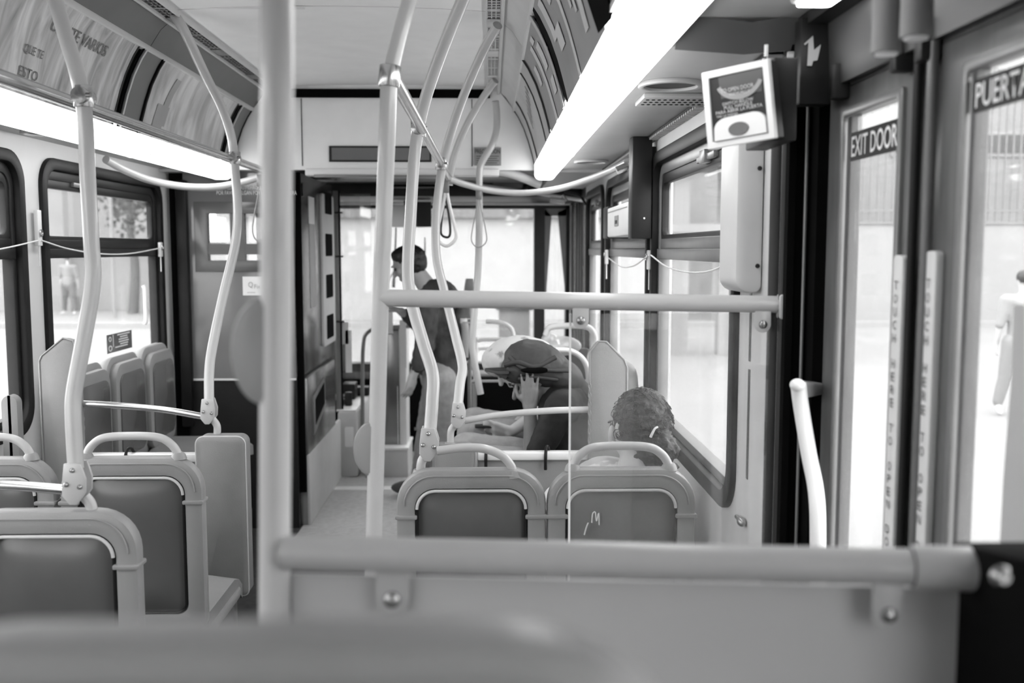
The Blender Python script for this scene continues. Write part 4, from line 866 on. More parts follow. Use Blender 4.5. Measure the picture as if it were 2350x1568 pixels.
# touch strips
def strip(lab, px, py, Ys, w_=.03):
    z1 = W(px, py, X=XD - .01).z; t = thing('touch_strip', lab, 'strip', (XD - .012, Ys, .5), 'touch strips on the exit door')
    mb = MB(); mb.plate(rrect(Ys - w_ / 2, Ys + w_ / 2, .55, z1, .01), XD - .014, XD, 'x'); mb.build('pad', TRIMW, t, bevel=.003)
    z = z1 - .06
    for wd in ('TOUCH', 'HERE', 'TO', 'OPEN', 'DOOR'):
        for ch in wd:
            if z > .6: text(ch, (XD - .016, Ys + w_ * .18, z), (0, -1, 0), (0, 0, 1), w_ * (.15 if ch == 'I' else .34), .0155, STEELD, t, 'letter')
            z -= .023
        z -= .022
    z -= .04
    o = ell(Ys, z + .02, .009, .028, 20); i = ell(Ys, z + .02, .0065, .025, 20); mb = MB(); mb.ring(o, i, XD - .016, XD - .0145, 'x')
    for k in range(4): mb.box(XD - .016, XD - .0145, Ys - .007 + k * .004, Ys - .005 + k * .004, z + .03, z + .062 + .006 * (k in (1, 2)))
    mb.box(XD - .016, XD - .0145, Ys - .007, Ys + .007, z + .01, z + .032)
    mb.build('hand_symbol', STEELD, t); z -= .05
    for ch in 'TOQUE':
        text(ch, (XD - .016, Ys + w_ * .18, z), (0, -1, 0), (0, 0, 1), w_ * .34, .0155, STEELD, t, 'letter'); z -= .023
strip('touch strip printed TOUCH HERE TO OPEN DOOR on the left door leaf', 2080, 586, 1.689, .042); strip('touch strip printed TOUCH HERE TO OPEN DOOR on the right door leaf', 2162, 576, 1.563, .04)
# door grab handle
t = thing('door_handle_bar', 'worn white bent handle tube inside the dark exit door jamb', 'handle', tuple(W(1885, 1330, Y=2.0)))
mb = MB(); mb.tube([W(1832, 880, Y=2.04), W(1838, 930, Y=2.04), W(1856, 1040, Y=2.02), W(1870, 1110, Y=2.0), W(1876, 1170, Y=1.98), W(1877, 1250, Y=1.97), W(1877, 1400, Y=1.97), W(1877, 1500, Y=1.97)], .0165, 18); mb.build('tube', PLAST, t)
mb = MB(); p = [W(1838, 876, Y=2.04), W(1896, 882, Y=2.1), W(1894, 905, Y=2.1), W(1848, 916, Y=2.04)]; quadbox(mb, p, Vector((0, .03, 0))); mb.build('top_bracket', SEATF, t, bevel=.004)
mb = MB(); c = W(1830, 884, Y=2.02); mb.ellipsoid(c, (.016, .016, .014)); mb.build('end_plug', PLAST, t)
# door lights: cylinders below the header
t0 = None
for k, (px, py0, py1, Y, lab) in enumerate(((2034, 62, 122, 1.45, 'dark round sensor barrel over the exit door, farther one'), (2102, 22, 86, 1.36, 'dark round sensor barrel over the exit door, nearer one'))):
    a, b = W(px, py0 - 30, Y=Y), W(px, py1, Y=Y)
    t = thing('sensor_barrel', lab, 'sensor', (b.x, b.y, b.z), 'barrels above the exit door')
    mb = MB(); mb.cyl(b, (b.x, b.y, 2.09), .0215, n=24); mb.build('barrel', mat('barrel_paint', .14, .6), t)
    mb = MB(); mb.plate(ell(b.x, b.y, .016, .016), b.z - .003, b.z, 'z'); mb.build('lens', PLAST, t)
# door lamp
t = thing('door_lamp', 'bright small lamp over the exit door at the top of the photo', 'lamp', (.55, 1.7, 2.06))
lp = W(1868, 14, Z=2.06)
mb = MB(); mb.plate(rrect(lp.x - .045, lp.x + .045, lp.y - .1, lp.y + .02, .02), 2.066, 2.086, 'z'); mb.build('housing', TRIMW, t, bevel=.004)
mb = MB(); mb.plate(rrect(lp.x - .033, lp.x + .033, lp.y - .085, lp.y + .01, .012), 2.06, 2.067, 'z'); mb.build('lens', mat('door_lamp_lens', .9, emit=14), t)
# pale perforated strip hanging down the right leaf glass
P = [W(x, y, X=XD - .001) for x, y in ((2326, 700), (2352, 700), (2356, 1262), (2294, 1262), (2302, 1100), (2322, 850))]
mb = MB(); n = len(P); mb.add(P + [p + Vector((.003, 0, 0)) for p in P], [tuple(range(n)), tuple(range(2 * n - 1, n - 1, -1))] + [(i, i + n, (i + 1) % n + n, (i + 1) % n) for i in range(n)]); mb.build('perforated_strip', SOFF, lf2, smooth=False)
# precaution notice
t = thing('precaution_notice', 'small grey notice headed PRECAUCION on the front bulkhead', 'notice', tuple(W(1118, 380, Y=5.405)))
a, b = W(1088, 338, Y=5.405), W(1150, 380, Y=5.405)
mb = MB(); mb.box(a.x, b.x, 5.409, 5.413, b.z, a.z); mb.build('notice_plate', SEATF, t)
text('PRECAUCION', (a.x + .006, 5.407, a.z - .034), U, V, b.x - a.x - .012, .024, INK, t)
mb = MB()
for k in range(5): mb.box(a.x + .012, b.x - .012 - .01 * (k % 2), 5.4065, 5.408, a.z - .05 - k * .012, a.z - .046 - k * .012)
mb.build('fine_print', SEATP, t)['kind'] = 'stuff'
# window decal
t = thing('window_decal', 'grey decal with a key symbol and lines of text on the left window', 'decal', tuple(W(273, 813, X=-1.84)))
P = [W(245, 768, X=-1.84), W(302, 759, X=-1.84), W(302, 798, X=-1.84), W(245, 813, X=-1.84)]
mb = MB(); ya, yb, za, zb_ = P[0].y, P[1].y, (P[2].z + P[3].z) / 2, (P[0].z + P[1].z) / 2
mb.box(-1.842, -1.84, ya, yb, za, zb_); mb.build('decal_sheet', SEATP, t)
mb = MB(); hh = zb_ - za; ww = yb - ya
for k, (u0, u1) in enumerate(((.4, .9), (.5, .8), (.45, .82), (.45, .85), (.5, .82), (.3, .8))): mb.box(-1.84, -1.838, ya + ww * u0, ya + ww * u1, zb_ - hh * (.14 + k * .13), zb_ - hh * (.07 + k * .13))
mb.box(-1.84, -1.838, ya + ww * .22, ya + ww * .24, za + hh * .3, zb_ - hh * .05); mb.build('text_lines', TRIMW, t)['kind'] = 'stuff'
mb = MB(); mb.ring(ell(ya + ww * .11, za + hh * .75, ww * .05, hh * .14), ell(ya + ww * .11, za + hh * .75, ww * .03, hh * .09), -1.84, -1.838, 'x'); mb.ring(ell(ya + ww * .11, za + hh * .25, ww * .07, hh * .16), ell(ya + ww * .11, za + hh * .25, ww * .045, hh * .1), -1.84, -1.838, 'x'); mb.build('key_symbol', TRIMW, t)
# small thumb screw at window bottom
mb = MB(); c = W(1702, 1198, X=.64); mb.ellipsoid(c, (.012, .02, .012)); mb.cyl(c, c + Vector((0, .05, 0)), .006); mb.build('thumb_screw', SCREW, tag_=('small wing screw at the lower right corner of the large right window', 'screw'))

# ================================================================ POSTERS
def poster_mat(name, lo, hi, sc_, dist, stretch, ang=0):
    m = bpy.data.materials.new(name); m.use_nodes = True; nt = m.node_tree; N = nt.nodes; L = nt.links; b = N['Principled BSDF']; b.inputs['Roughness'].default_value = .35
    tc = N.new('ShaderNodeTexCoord'); mp = N.new('ShaderNodeMapping'); mp.inputs['Scale'].default_value = stretch; mp.inputs['Rotation'].default_value = (ang, 0, 0)
    L.new(tc.outputs['Object'], mp.inputs[0]); n = N.new('ShaderNodeTexNoise'); n.inputs['Scale'].default_value = sc_; n.inputs['Detail'].default_value = 6; n.inputs['Distortion'].default_value = dist
    L.new(mp.outputs[0], n.inputs['Vector']); r = N.new('ShaderNodeValToRGB'); r.color_ramp.elements[0].position = .32; r.color_ramp.elements[1].position = .68
    r.color_ramp.elements[0].color = (lo, lo, lo, 1); r.color_ramp.elements[1].color = (hi, hi, hi, 1); L.new(n.outputs['Fac'], r.inputs[0]); L.new(r.outputs[0], b.inputs['Base Color']); MATS[name] = m; return m
PL1 = poster_mat('poster_water_print', .2, .75, 1.0, 1.0, (5, 14, 3), .6)
PL2 = poster_mat('poster_pale_print', .32, .75, 1.0, .8, (4, 10, 3), -.5)
PRD = poster_mat('poster_dark_print', .2, .28, 3, .3, (1, 1, 1)); PRL = poster_mat('poster_light_print', .4, .55, 3, .3, (1, 1, 1))
def pcurve(u):
    u = max(0, min(1, u)) * (len(POST) - 1); i = min(int(u), len(POST) - 2); f = u - i
    return POST[i][0] * (1 - f) + POST[i + 1][0] * f, POST[i][1] * (1 - f) + POST[i + 1][1] * f
def pp(side, y, u, o=0):
    r, z = pcurve(u); return Vector((pr(side, r - o), y, z - o * .5))
def cpatch(side, y0, y1, u0, u1, o, th, name, m, par, n=12, skew=0):
    rows = [[pp(side, y + skew * (u0 + (u1 - u0) * i / n), u0 + (u1 - u0) * i / n, o) for y in (y0, (y0 + y1) / 2, y1)] for i in range(n + 1)]
    mb = MB(); mb.sheet(rows, (side * th, 0, th * .5)); return mb.build(name, m, par)
def poster(side, y0, y1, lab, m, frame=True, o=.006):
    t = thing('curved_poster', lab, 'poster', tuple(pp(side, (y0 + y1) / 2, .5)))
    cpatch(side, y0, y1, .02, 1, o, .002, 'print_sheet', m, t)
    if frame:
        for yy in (y0, y1):
            mb = MB(); mb.tube([pp(side, yy, k / 10, o + .001) for k in range(11)], .004, 6, raw=True); mb.build('edge_bead', DARK, t)
    return t
def ptext(t, side, s, y, u, w_, h, m, sgn=1, o=.009):
    p = pp(side, y, u, o); q = pp(side, y, u - .15, o); v_ = (q - p).normalized()
    text(s, p, (0, sgn, 0), v_, w_, h, m, t, bold=.01)
PIC = mat('poster_ink_grey', .16, .5)
t = poster(-1, 1.9, 3.7, 'large curved poster on the left with rippled print and headline', PL1)
ptext(t, -1, 'UIENTE VARIOS', 3.06, .36, .42, .04, PIC); ptext(t, -1, 'QUE TE', 2.95, .62, .12, .03, PIC); ptext(t, -1, 'ESTO', 2.95, .8, .12, .03, PIC)
cpatch(-1, 1.95, 2.1, .2, .85, .0085, .001, 'dark_print_shape', PIC, t, skew=.25)
t = poster(-1, 3.98, 5.12, 'second curved poster on the left with a pale bottle print', PL2)
cpatch(-1, 4.22, 4.28, .2, .55, .0085, .0005, 'bottle_neck', mat('poster_soft_grey', .36, .5), t, skew=-.1); cpatch(-1, 4.13, 4.27, .55, .95, .0085, .0005, 'bottle_body', MATS['poster_soft_grey'], t, skew=-.05)
cpatch(-1, 4.2, 4.25, .78, .93, .0095, .0005, 'bottle_mark', TRIMW, t); cpatch(-1, 4.9, 4.96, .2, .35, .0085, .0005, 'small_emblem', PIC, t)
for s, nm in ((-1, 'left'),):
    for a, b, lab in ((3.72, 3.95, 'dark upright divider between the two left posters'), (5.15, 5.38, 'dark curved divider at the front end of the left posters')):
        t = thing('poster_divider', lab, 'divider', tuple(pp(s, a, .5))); cpatch(s, a + .03, b, 0, 1, .008, .006, 'curved_strip', COVE, t)
        for yy in (a + .02, b):
            mb = MB(); mb.tube([pp(s, yy, k / 10, .01) for k in range(11)], .004, 6, raw=True); mb.build('rib', BLACK, t)
        mb = MB(); mb.tube([pp(s, a + .045, k / 10, .012) for k in range(11)], .004, 6, raw=True); mb.build('bright_rib', TRIMW, t)
t = poster(1, 2.1, 3.08, 'nearest dark curved poster on the right with white bars and a black gap before it', PRD, False)
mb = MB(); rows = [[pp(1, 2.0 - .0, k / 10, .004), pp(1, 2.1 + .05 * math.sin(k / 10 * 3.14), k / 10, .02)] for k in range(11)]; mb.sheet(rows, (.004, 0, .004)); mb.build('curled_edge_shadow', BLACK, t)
cpatch(1, 2.62, 2.66, .1, 1, .009, .001, 'white_bar', INKW if False else TRIMW, t)
for a, b, u0, u1 in ((2.9, 2.98, .12, .5), (2.75, 2.8, .15, .3), (2.78, 2.9, .45, .62), (2.3, 2.36, .5, .8), (2.4, 2.43, .45, .62), (2.46, 2.49, .42, .55), (2.5, 2.6, .12, .16), (2.2, 2.26, .2, .35), (2.32, 2.35, .15, .4)):
    cpatch(1, a, b, u0, u1, .009, .001, 'pale_print_block', TRIMW, t, n=4)
t = poster(1, 3.2, 3.9, 'middle dark curved poster on the right, printed with pale shapes, curling at a black gap', PRD, False)
mb = MB(); rows = [[pp(1, 3.08, k / 12, .003), pp(1, 3.12 + .1 * math.sin(k / 12 * 3.14), k / 12, .003)] for k in range(13)]; mb.sheet(rows, (-.003, 0, -.002)); mb.build('black_gap', BLACK, t)
cpatch(1, 3.19, 3.24, 0, 1, .011, .002, 'pale_rim', SOFF, t)
cpatch(1, 3.55, 3.62, .15, 1, .009, .001, 'white_bar', TRIMW, t, skew=-.05)
for a, b, u0, u1 in ((3.35, 3.45, .25, .5), (3.3, 3.4, .6, .75), (3.7, 3.78, .3, .5), (3.42, 3.5, .1, .2)): cpatch(1, a, b, u0, u1, .009, .001, 'pale_print_block', TRIMW, t, n=4)
t = thing('poster_divider', 'grey curved divider between the dark and the pale right posters', 'divider', tuple(pp(1, 4.1, .5))); cpatch(1, 3.94, 4.2, 0, 1, .008, .006, 'curved_strip', SOFF, t)
for yy in (3.93, 4.21):
    mb = MB(); mb.tube([pp(1, yy, k / 10, .009) for k in range(11)], .004, 6, raw=True); mb.build('rib', DARK, t)
t = poster(1, 4.23, 5.0, 'pale curved poster at the front end on the right with faint print', PRL)
for k in range(7): cpatch(1, 4.35 + k * .07, 4.38 + k * .07, .2 + .03 * k, .3 + .05 * k, .009, .001, 'print_line', SOFF, t, n=3)
t = poster(1, 5.03, 5.36, 'last pale curved poster strip on the right touching the bulkhead', PRL)
# ================================================================ OUTSIDE
mb = MB(); mb.box(-60, 60, -30, 80, -.45, -.35); struct(mb.build('ground', CONC))
mb = MB()
for a in (-60,): mb.box(-60, 60, 24.4, 24.7, -.36, -.22)
mb.build('kerb', CONW, tag_=('low pale kerb line crossing the street below the outside wall', 'kerb'))
t = thing('perimeter_wall', 'long white outside wall topped by a railing beyond the exit door', 'wall', (15, 26, -.35))
mb = MB(); mb.box(6, 60, 26, 26.4, -.35, 2.26); mb.build('wall_body', CONW, t)
mb = MB(); mb.box(6, 60, 25.95, 26.45, 2.26, 2.32); mb.build('coping', CONC, t)
t = thing('outside_railing', 'tall thin metal railing standing on the white outside wall', 'railing', (15, 26.2, 2.32))
FM = mat('railing_paint', .15, .5)
x = 6.2; k = 0
while x < 20:
    mb = MB(); mb.box(x - .02, x + .02, 26.18, 26.22, 2.3, 6.4); mb.build('rail_bar', FM, t, smooth=False); x += .2 if x > 9 else .35
for z in (2.6, 5.9):
    mb = MB(); mb.box(6, 20, 26.17, 26.23, z, z + .05); mb.build('cross_rail', FM, t)
GREYB = mat('building_grey', .2, .9, var=.08, scale=.5); GREYD = mat('building_dark', .08, .8, var=.2, scale=.5)
def building(lab, x0, x1, y0, y1, h, m, wins=()):
    t = thing('building', lab, 'building', ((x0 + x1) / 2, (y0 + y1) / 2, -.35))
    mb = MB(); mb.box(x0, x1, y0, y1, -.35, h); mb.build('walls', m, t)
    mb = MB(); mb.box(x0 - .2, x1 + .2, y0 - .2, y1 + .2, h, h + .3); mb.build('roof_edge', CONC, t)
    for (a, b, c, d) in wins:
        mb = MB(); mb.box(a, b, y0 - .06, y0, c, d); w_ = mb.build('window', CONW, t)
        mb = MB(); mb.box(a + .1, b - .1, y0 - .08, y0 - .05, c + .1, d - .1); mb.build('pane', GREYD, w_)
building('pale grey building beyond the outside railing, seen through the exit door', 5, 40, 32, 40, 14, GREYB, [(10 + k * 3, 11.8 + k * 3, 4.6, 5.4) for k in range(5)])
t = thing('building', 'white building straight ahead of the windscreen with a stained concrete band', 'building', (-2, 28, -.35))
mb = MB(); mb.box(-7.2, 4.3, 27, 34, -.35, 2.45); mb.build('lower_wall', mat('bright_render', .3, .9, var=.02), t)
mb = MB(); mb.box(-7.4, 4.5, 26.8, 34, 2.45, 2.95); mb.build('stained_band', mat('stained_concrete', .13, .9, var=.35, scale=4, stretch=(2, 2, .4)), t)
mb = MB(); mb.box(-7.2, 4.3, 27, 34, 2.95, 12); mb.build('upper_wall', CONW, t)
a, b = W(1145, 712, Y=14), W(1216, 772, Y=14)
t = thing('street_cabinet', 'dark street cabinet ahead of the bus, right of the far pole', 'cabinet', ((a.x + b.x) / 2, 14.3, -.35))
mb = MB(); mb.box(a.x, b.x, 14, 14.6, -.35, a.z); mb.build('body', GREYD, t, bevel=.03); mb = MB(); mb.box(a.x - .04, b.x + .04, 13.96, 14.64, a.z, a.z + .08); mb.build('lid', DARK, t)
building('grey building with pillars seen through the left window', -30, -14.2, 34, 42, 11, GREYB, [(-16.6, -15.9, 3.2, 4.4), (-15.6, -14.9, 3.2, 4.4)])
t = thing('street_canopy', 'pale canopy on square columns seen through the large right window', 'canopy', (4.6, 18, -.35))  # columns, slab and beam added to stand for reflections on the glass
for x_ in (3.35, 4.2, 5.15):
    mb = MB(); mb.box(x_, x_ + .28, 17.9, 18.2, -.35, 3.1); mb.build('column', GREYB, t)
mb = MB(); mb.box(2.9, 6.4, 17.6, 19.5, 3.1, 3.45); mb.build('roof_slab', GREYB, t); mb = MB(); mb.box(2.9, 6.4, 17.6, 17.7, 1.9, 2.05); mb.build('cross_beam', GREYB, t)
a = W(262, 690, Y=28); mb = MB(); mb.cyl((a.x, 28, -.35), (a.x, 28, 4.0), .05); mb.build('street_pole', GREYB, tag_=('thin grey street pole seen through the left window', 'pole'))
t = thing('street_column', 'thick grey street column behind the walking pedestrian, left window', 'column', (W(130, 500, Y=30).x, 30, -.35))
c = W(128, 500, Y=31); mb = MB(); mb.box(c.x - .22, c.x + .22, 31, 31.4, -.35, 5); mb.build('shaft', GREYB, t); mb = MB(); mb.box(c.x - .4, c.x + .4, 30.9, 31.5, -.35, .1); mb.build('footing', GREYB, t)
t = thing('retaining_wall', 'long pale low wall across the street beyond the left window', 'wall', (-20, 31.8, -.35))
mb = MB(); mb.box(-45, -8, 31.8, 32.2, -.35, 1.75); mb.build('wall_body', CONW, t); mb = MB(); mb.box(-45, -8, 31.7, 32.3, 1.75, 1.85); mb.build('coping', CONC, t)
# tree
t = thing('tree', 'dark leafy street tree seen through the upper left window', 'tree', (W(295, 500, Y=30).x, 30, -.35))
c = W(297, 470, Y=30); mb = MB(); mb.tube([(c.x, 30, -.35), (c.x + .1, 30, 1), (c.x, 30, 2.2), (c.x, 30, 3.5)], [.16, .08]); mb.build('trunk', GREYD, t)
mb = MB(); rnd = random.Random(3)
for k in range(900):
    p = Vector((rnd.gauss(0, .45), rnd.gauss(0, .45), rnd.gauss(0, .6))); q = Vector((c.x, 30, 3.4)) + p; a_ = Vector((rnd.uniform(-1, 1), rnd.uniform(-1, 1), rnd.uniform(-1, 1))).normalized() * .09; b_ = a_.orthogonal().normalized() * .06
    mb.add([q - a_, q + b_, q + a_, q - b_], [(0, 1, 2, 3)])
mb.build('foliage', GREYD, t, smooth=False)['kind'] = 'stuff'

# ================================================================ PEOPLE
SKIN_D = mat('skin_dark', .16, .45, var=.08, scale=20); SKIN_M = mat('skin_mid', .42, .45, var=.06, scale=20); HAIR = mat('dark_hair', .018, .45, var=.4, scale=60, bump=.6, bscale=150)
HAIRC = mat('curly_hair', .025, .5, var=.6, scale=70, bump=1, bscale=120)
BLK = mat('black_shirt', .012, .8, var=.3, bump=.3, bscale=60); JACK = mat('dark_jacket', .05, .75, var=.4, scale=12, bump=.5, bscale=40); DENIM = mat('pale_denim', .3, .8, var=.12, scale=25, bump=.3)
DENIMD = mat('dark_denim', .07, .8, var=.5, scale=14, bump=.3); WRAP = mat('dark_wrap_cloth', .035, .6, var=.2, scale=10, bump=.2, bscale=40); WHITEC = mat('white_blouse', .6, .7, var=.06, bump=.3, bscale=40)
SHOE = mat('shoe', .08, .6)
def fingers(prims, wrist, d, palm_n, L=.18, curl=.2, side=1, spread=.12):
    """palm and five fingers: d hand direction, palm_n the way the palm faces"""
    d = Vector(d).normalized(); n = Vector(palm_n); n = (n - d * n.dot(d)).normalized(); s = d.cross(n) * side; w_ = Vector(wrist)
    k = L / .18
    for j in (-1, -.33, .33, 1): prims.append(('c', w_ + s * j * .018 * k, .017 * k, w_ + d * .078 * k + s * j * .030 * k, .0125 * k))
    prims.append(('c', w_ + d * .02 * k, .018 * k, w_ + d * .07 * k, .016 * k))
    for j, ln in ((-1, .068), (-.33, .08), (.33, .086), (1, .075)):
        p = w_ + d * .078 * k + s * j * .031 * k; dd = (d + s * j * spread).normalized(); r = .0088 * k
        for q, f in enumerate((.45, .32, .23)):
            dd2 = (dd * math.cos(curl * (q + .6)) + n * math.sin(curl * (q + .6))).normalized(); p2 = p + dd2 * ln * f * k
            prims.append(('c', p, r, p2, r * .92)); p = p2; r *= .92
    p = w_ + d * .025 * k + s * .022 * k; p1 = p + (d * .55 + s * .8 + n * .35).normalized() * .042 * k; p2 = p1 + (d * .85 + s * .35 + n * .35).normalized() * .033 * k; p3 = p2 + (d + n * .3).normalized() * .024 * k
    prims += [('c', p, .015 * k, p1, .0115 * k), ('c', p1, .0115 * k, p2, .0102 * k), ('c', p2, .0102 * k, p3, .0085 * k)]
def head_prims(c, face, up, s=1.0):
    """skull, jaw, nose, ears, brow; face: facing direction"""
    f = Vector(face).normalized(); u = Vector(up); u = (u - f * u.dot(f)).normalized(); r = f.cross(u); c = Vector(c); M = Matrix((r, f, u)).transposed()
    P = [('e', c + u * .025 * s - f * .01 * s, (.074 * s, .094 * s, .092 * s), M), ('e', c + f * .032 * s - u * .035 * s, (.056 * s, .055 * s, .072 * s), M), ('e', c + f * .05 * s - u * .085 * s, (.026 * s, .024 * s, .02 * s), M),
         ('c', c + f * .083 * s + u * .012 * s, .009 * s, c + f * .108 * s - u * .024 * s, .013 * s), ('e', c + f * .08 * s - u * .056 * s, (.024 * s, .012 * s, .006 * s), M), ('e', c + f * .079 * s - u * .067 * s, (.02 * s, .012 * s, .006 * s), M),
         ('c', c + f * .08 * s + u * .03 * s + r * .03 * s, .01 * s, c + f * .084 * s + u * .03 * s - r * .03 * s, .01 * s), ('e', c + f * .06 * s - u * .01 * s + r * .038 * s, (.02 * s, .02 * s, .02 * s), M), ('e', c + f * .06 * s - u * .01 * s - r * .038 * s, (.02 * s, .02 * s, .02 * s), M)]
    for q in (-1, 1):
        P.append(('e', c + r * q * .079 * s - f * .008 * s - u * .0 * s, (.008 * s, .018 * s, .031 * s), M))
        P.append(('c', c + r * q * .085 * s - f * .022 * s + u * .018 * s, .006 * s, c + r * q * .085 * s - f * .018 * s - u * .015 * s, .006 * s))
    return P
def eyes(c, face, up, par, s=1.0, closed=True):
    f = Vector(face).normalized(); u = Vector(up); u = (u - f * u.dot(f)).normalized(); r = f.cross(u); c = Vector(c)
    for q in (-1, 1):
        mb = MB(); mb.ellipsoid(c + f * .077 * s + r * q * .032 * s + u * .008 * s, (.011 * s,) * 3, None, 10, 8); mb.build('eye', HAIR if closed else INKW, par)
        mb = MB(); mb.tube([c + f * .09 * s + r * q * .048 * s + u * .03 * s, c + f * .097 * s + r * q * .03 * s + u * .036 * s, c + f * .098 * s + r * q * .012 * s + u * .031 * s], .0035 * s, 6, 3); mb.build('eyebrow', HAIR, par)
def blob(name, prims, voxel, m, parent, smooth_it=3, disp=0, dscale=.1):
    mb = MB()
    for p in prims:
        if p[0] == 'e': mb.ellipsoid(p[1], p[2], p[3] if len(p) > 3 else None, 20, 14)
        else:
            a, ra_, b, rb_ = Vector(p[1]), p[2], Vector(p[3]), p[4]; d = (b - a); L = d.length; d = d / max(L, 1e-6)
            pts = []; rr = []
            for k in range(4): th = math.pi / 2 * (1 - k / 4); pts.append(a - d * ra_ * math.sin(th)); rr.append(max(ra_ * math.cos(th), 1e-3))
            pts += [a, b]; rr += [ra_, rb_]
            for k in range(1, 5): th = math.pi / 2 * k / 4; pts.append(b + d * rb_ * math.sin(th)); rr.append(max(rb_ * math.cos(th), 1e-3))
            mb.tube(pts, rr, 16, raw=True)
    o = mb.build(name, m, parent)
    md = o.modifiers.new('r', 'REMESH'); md.mode = 'VOXEL'; md.voxel_size = voxel; md.use_smooth_shade = True
    ms = o.modifiers.new('s', 'SMOOTH'); ms.iterations = smooth_it; ms.factor = .5
    if disp:
        tx = bpy.data.textures.new(name + '_folds', 'CLOUDS'); tx.noise_scale = dscale
        mdp = o.modifiers.new('d', 'DISPLACE'); mdp.texture = tx; mdp.strength = disp; mdp.mid_level = .5
    dg = bpy.context.evaluated_depsgraph_get(); dg.update(); me = bpy.data.meshes.new_from_object(o.evaluated_get(dg)); o.modifiers.clear(); o.data = me
    me.polygons.foreach_set('use_smooth', [True] * len(me.polygons)); return o
def cap(a, ra_, b, rb_): return ('c', a, ra_, b, rb_)
v = Vector
# --- woman in the dark cap, side-facing seat, bowed over, cheek on hand -----
Y0 = 4.15
def A(px, py, dy=0): return W(px, py, Y=Y0 + dy)
t = thing('person', 'woman in black top and dark draped head wrap, bowed with cheek resting on her hand', 'person', (.4, Y0, .14))
hc = A(1224, 872); face = v((-.85, -.1, -.5)); up = v((-.5, 0, .85))
P = head_prims(hc, face, up, 1.0); sh = A(1290, 915); hip = v((.42, Y0, .66)); ch = A(1310, 985)
P += [cap(hc + v((.05, 0, -.03)), .055, A(1288, 905), .06), cap(A(1290, 925), .1, ch, .13), cap(ch, .13, hip, .15)]
for s_ in (-1, 1): P.append(cap(A(1300, 930), .07, A(1290, 935, s_ * .15), .06))
elb = A(1222, 1062, -.14); wr_ = A(1216, 940, -.125)
P += [cap(A(1285, 940, -.16), .052, elb, .042), cap(elb, .04, wr_, .026)]
fingers(P, A(1216, 934, -.125), v((.0, .1, 1)), v((.1, 1, 0)), .16, .08, 1, .15)
knee = A(1068, 1030, -.12)
e2 = A(1210, 1062, .16); w2 = A(1140, 1040, .1); P += [cap(A(1285, 940, .16), .05, e2, .04), cap(e2, .038, w2, .026)]
fingers(P, w2, v((-1, 0, -.1)), v((0, 0, -1)), .17, .3)
for s_ in (-1, 1):
    kn = v((knee.x, Y0 + s_ * .12, .7)); an = v((knee.x - .02, Y0 + s_ * .12, .1)); P += [cap(hip + v((0, s_ * .09, 0)), .085, kn, .06), cap(kn, .055, an, .038), cap(an, .04, an + v((-.16, 0, -.05)), .03)]
body = blob('body', P, .0065, SKIN_D, t); eyes(hc, face, up, t)
P = [cap(A(1292, 925), .112, ch, .142), cap(ch, .142, hip + v((0, 0, .02)), .165)]
for s_ in (-1, 1): P += [cap(A(1300, 928), .085, A(1290, 935, s_ * .16), .072)]
P += [cap(A(1285, 940, -.17), .068, elb * .75 + A(1285, 940, -.17) * .25, .06), cap(A(1285, 940, .17), .066, e2, .055)]
blob('black_top', P, .009, BLK, t, 4, .018, .08)
P = []
for s_ in (-1, 1):
    kn = v((knee.x, Y0 + s_ * .12, .72)); an = v((knee.x - .02, Y0 + s_ * .12, .14)); P += [cap(hip + v((0, s_ * .09, -.02)), .105, kn, .075), cap(kn, .07, an, .055)]
blob('jeans', P, .01, DENIM, t, 3, .012, .06)
for s_ in (-1, 1):
    q = v((knee.x - .09, Y0 + s_ * .12, .0)); mb = MB(); mb.ellipsoid(q + v((0, 0, .19 - .14)), (.14, .05, .05)); mb.build('shoe', SHOE, t)
# wrap
M = Matrix.Rotation(math.radians(20), 3, 'Y')
P = [('e', A(1232, 836), (.145, .115, .098), M), ('e', A(1192, 846), (.08, .1, .068)), ('e', A(1290, 862), (.10, .1, .07), Matrix.Rotation(math.radians(28), 3, 'Y')), cap(A(1300, 870), .06, A(1338, 900), .04)]
wr = blob('head_wrap', P, .007, WRAP, t, 4, .012, .05)
for pts, rr in (([(1158, 838, -.078), (1190, 832, -.1), (1230, 842, -.11), (1275, 820, -.085)], .011), ([(1170, 820, -.068), (1200, 845, -.106), (1260, 850, -.11), (1310, 852, -.078)], .009), ([(1190, 870, -.09), (1230, 866, -.108), (1280, 872, -.096)], .008)):
    mb = MB(); mb.tube([A(*p) for p in pts], [rr, rr], 10); mb.build('cloth_fold', WRAP, wr)
mb = MB(); mb.ellipsoid(A(1228, 850, -.113), (.06, .014, .014)); mb.build('wrap_opening', BLACK, wr)
mb = MB(); br = [[A(1168, 852, dy * .9), A(1140, 852, dy * .7), A(1112, 846, dy * .4)] for dy in (-.1, -.05, 0, .05, .1)]; lower = [[A(1172, 872, dy), A(1145, 864, dy * .8), A(1114, 848, dy * .45)] for dy in (-.1, -.05, 0, .05, .1)]
mb.sheet(br, (0, 0, -.012)); mb.add([A(1175, 842, -.075), A(1112, 845, -.04), A(1160, 872, -.06), A(1175, 842, .075), A(1112, 845, .04), A(1160, 872, .06)], [(0, 1, 2), (3, 5, 4), (0, 3, 4, 1), (1, 4, 5, 2), (2, 5, 3, 0)]); mb.build('cap_peak', WRAP, t)
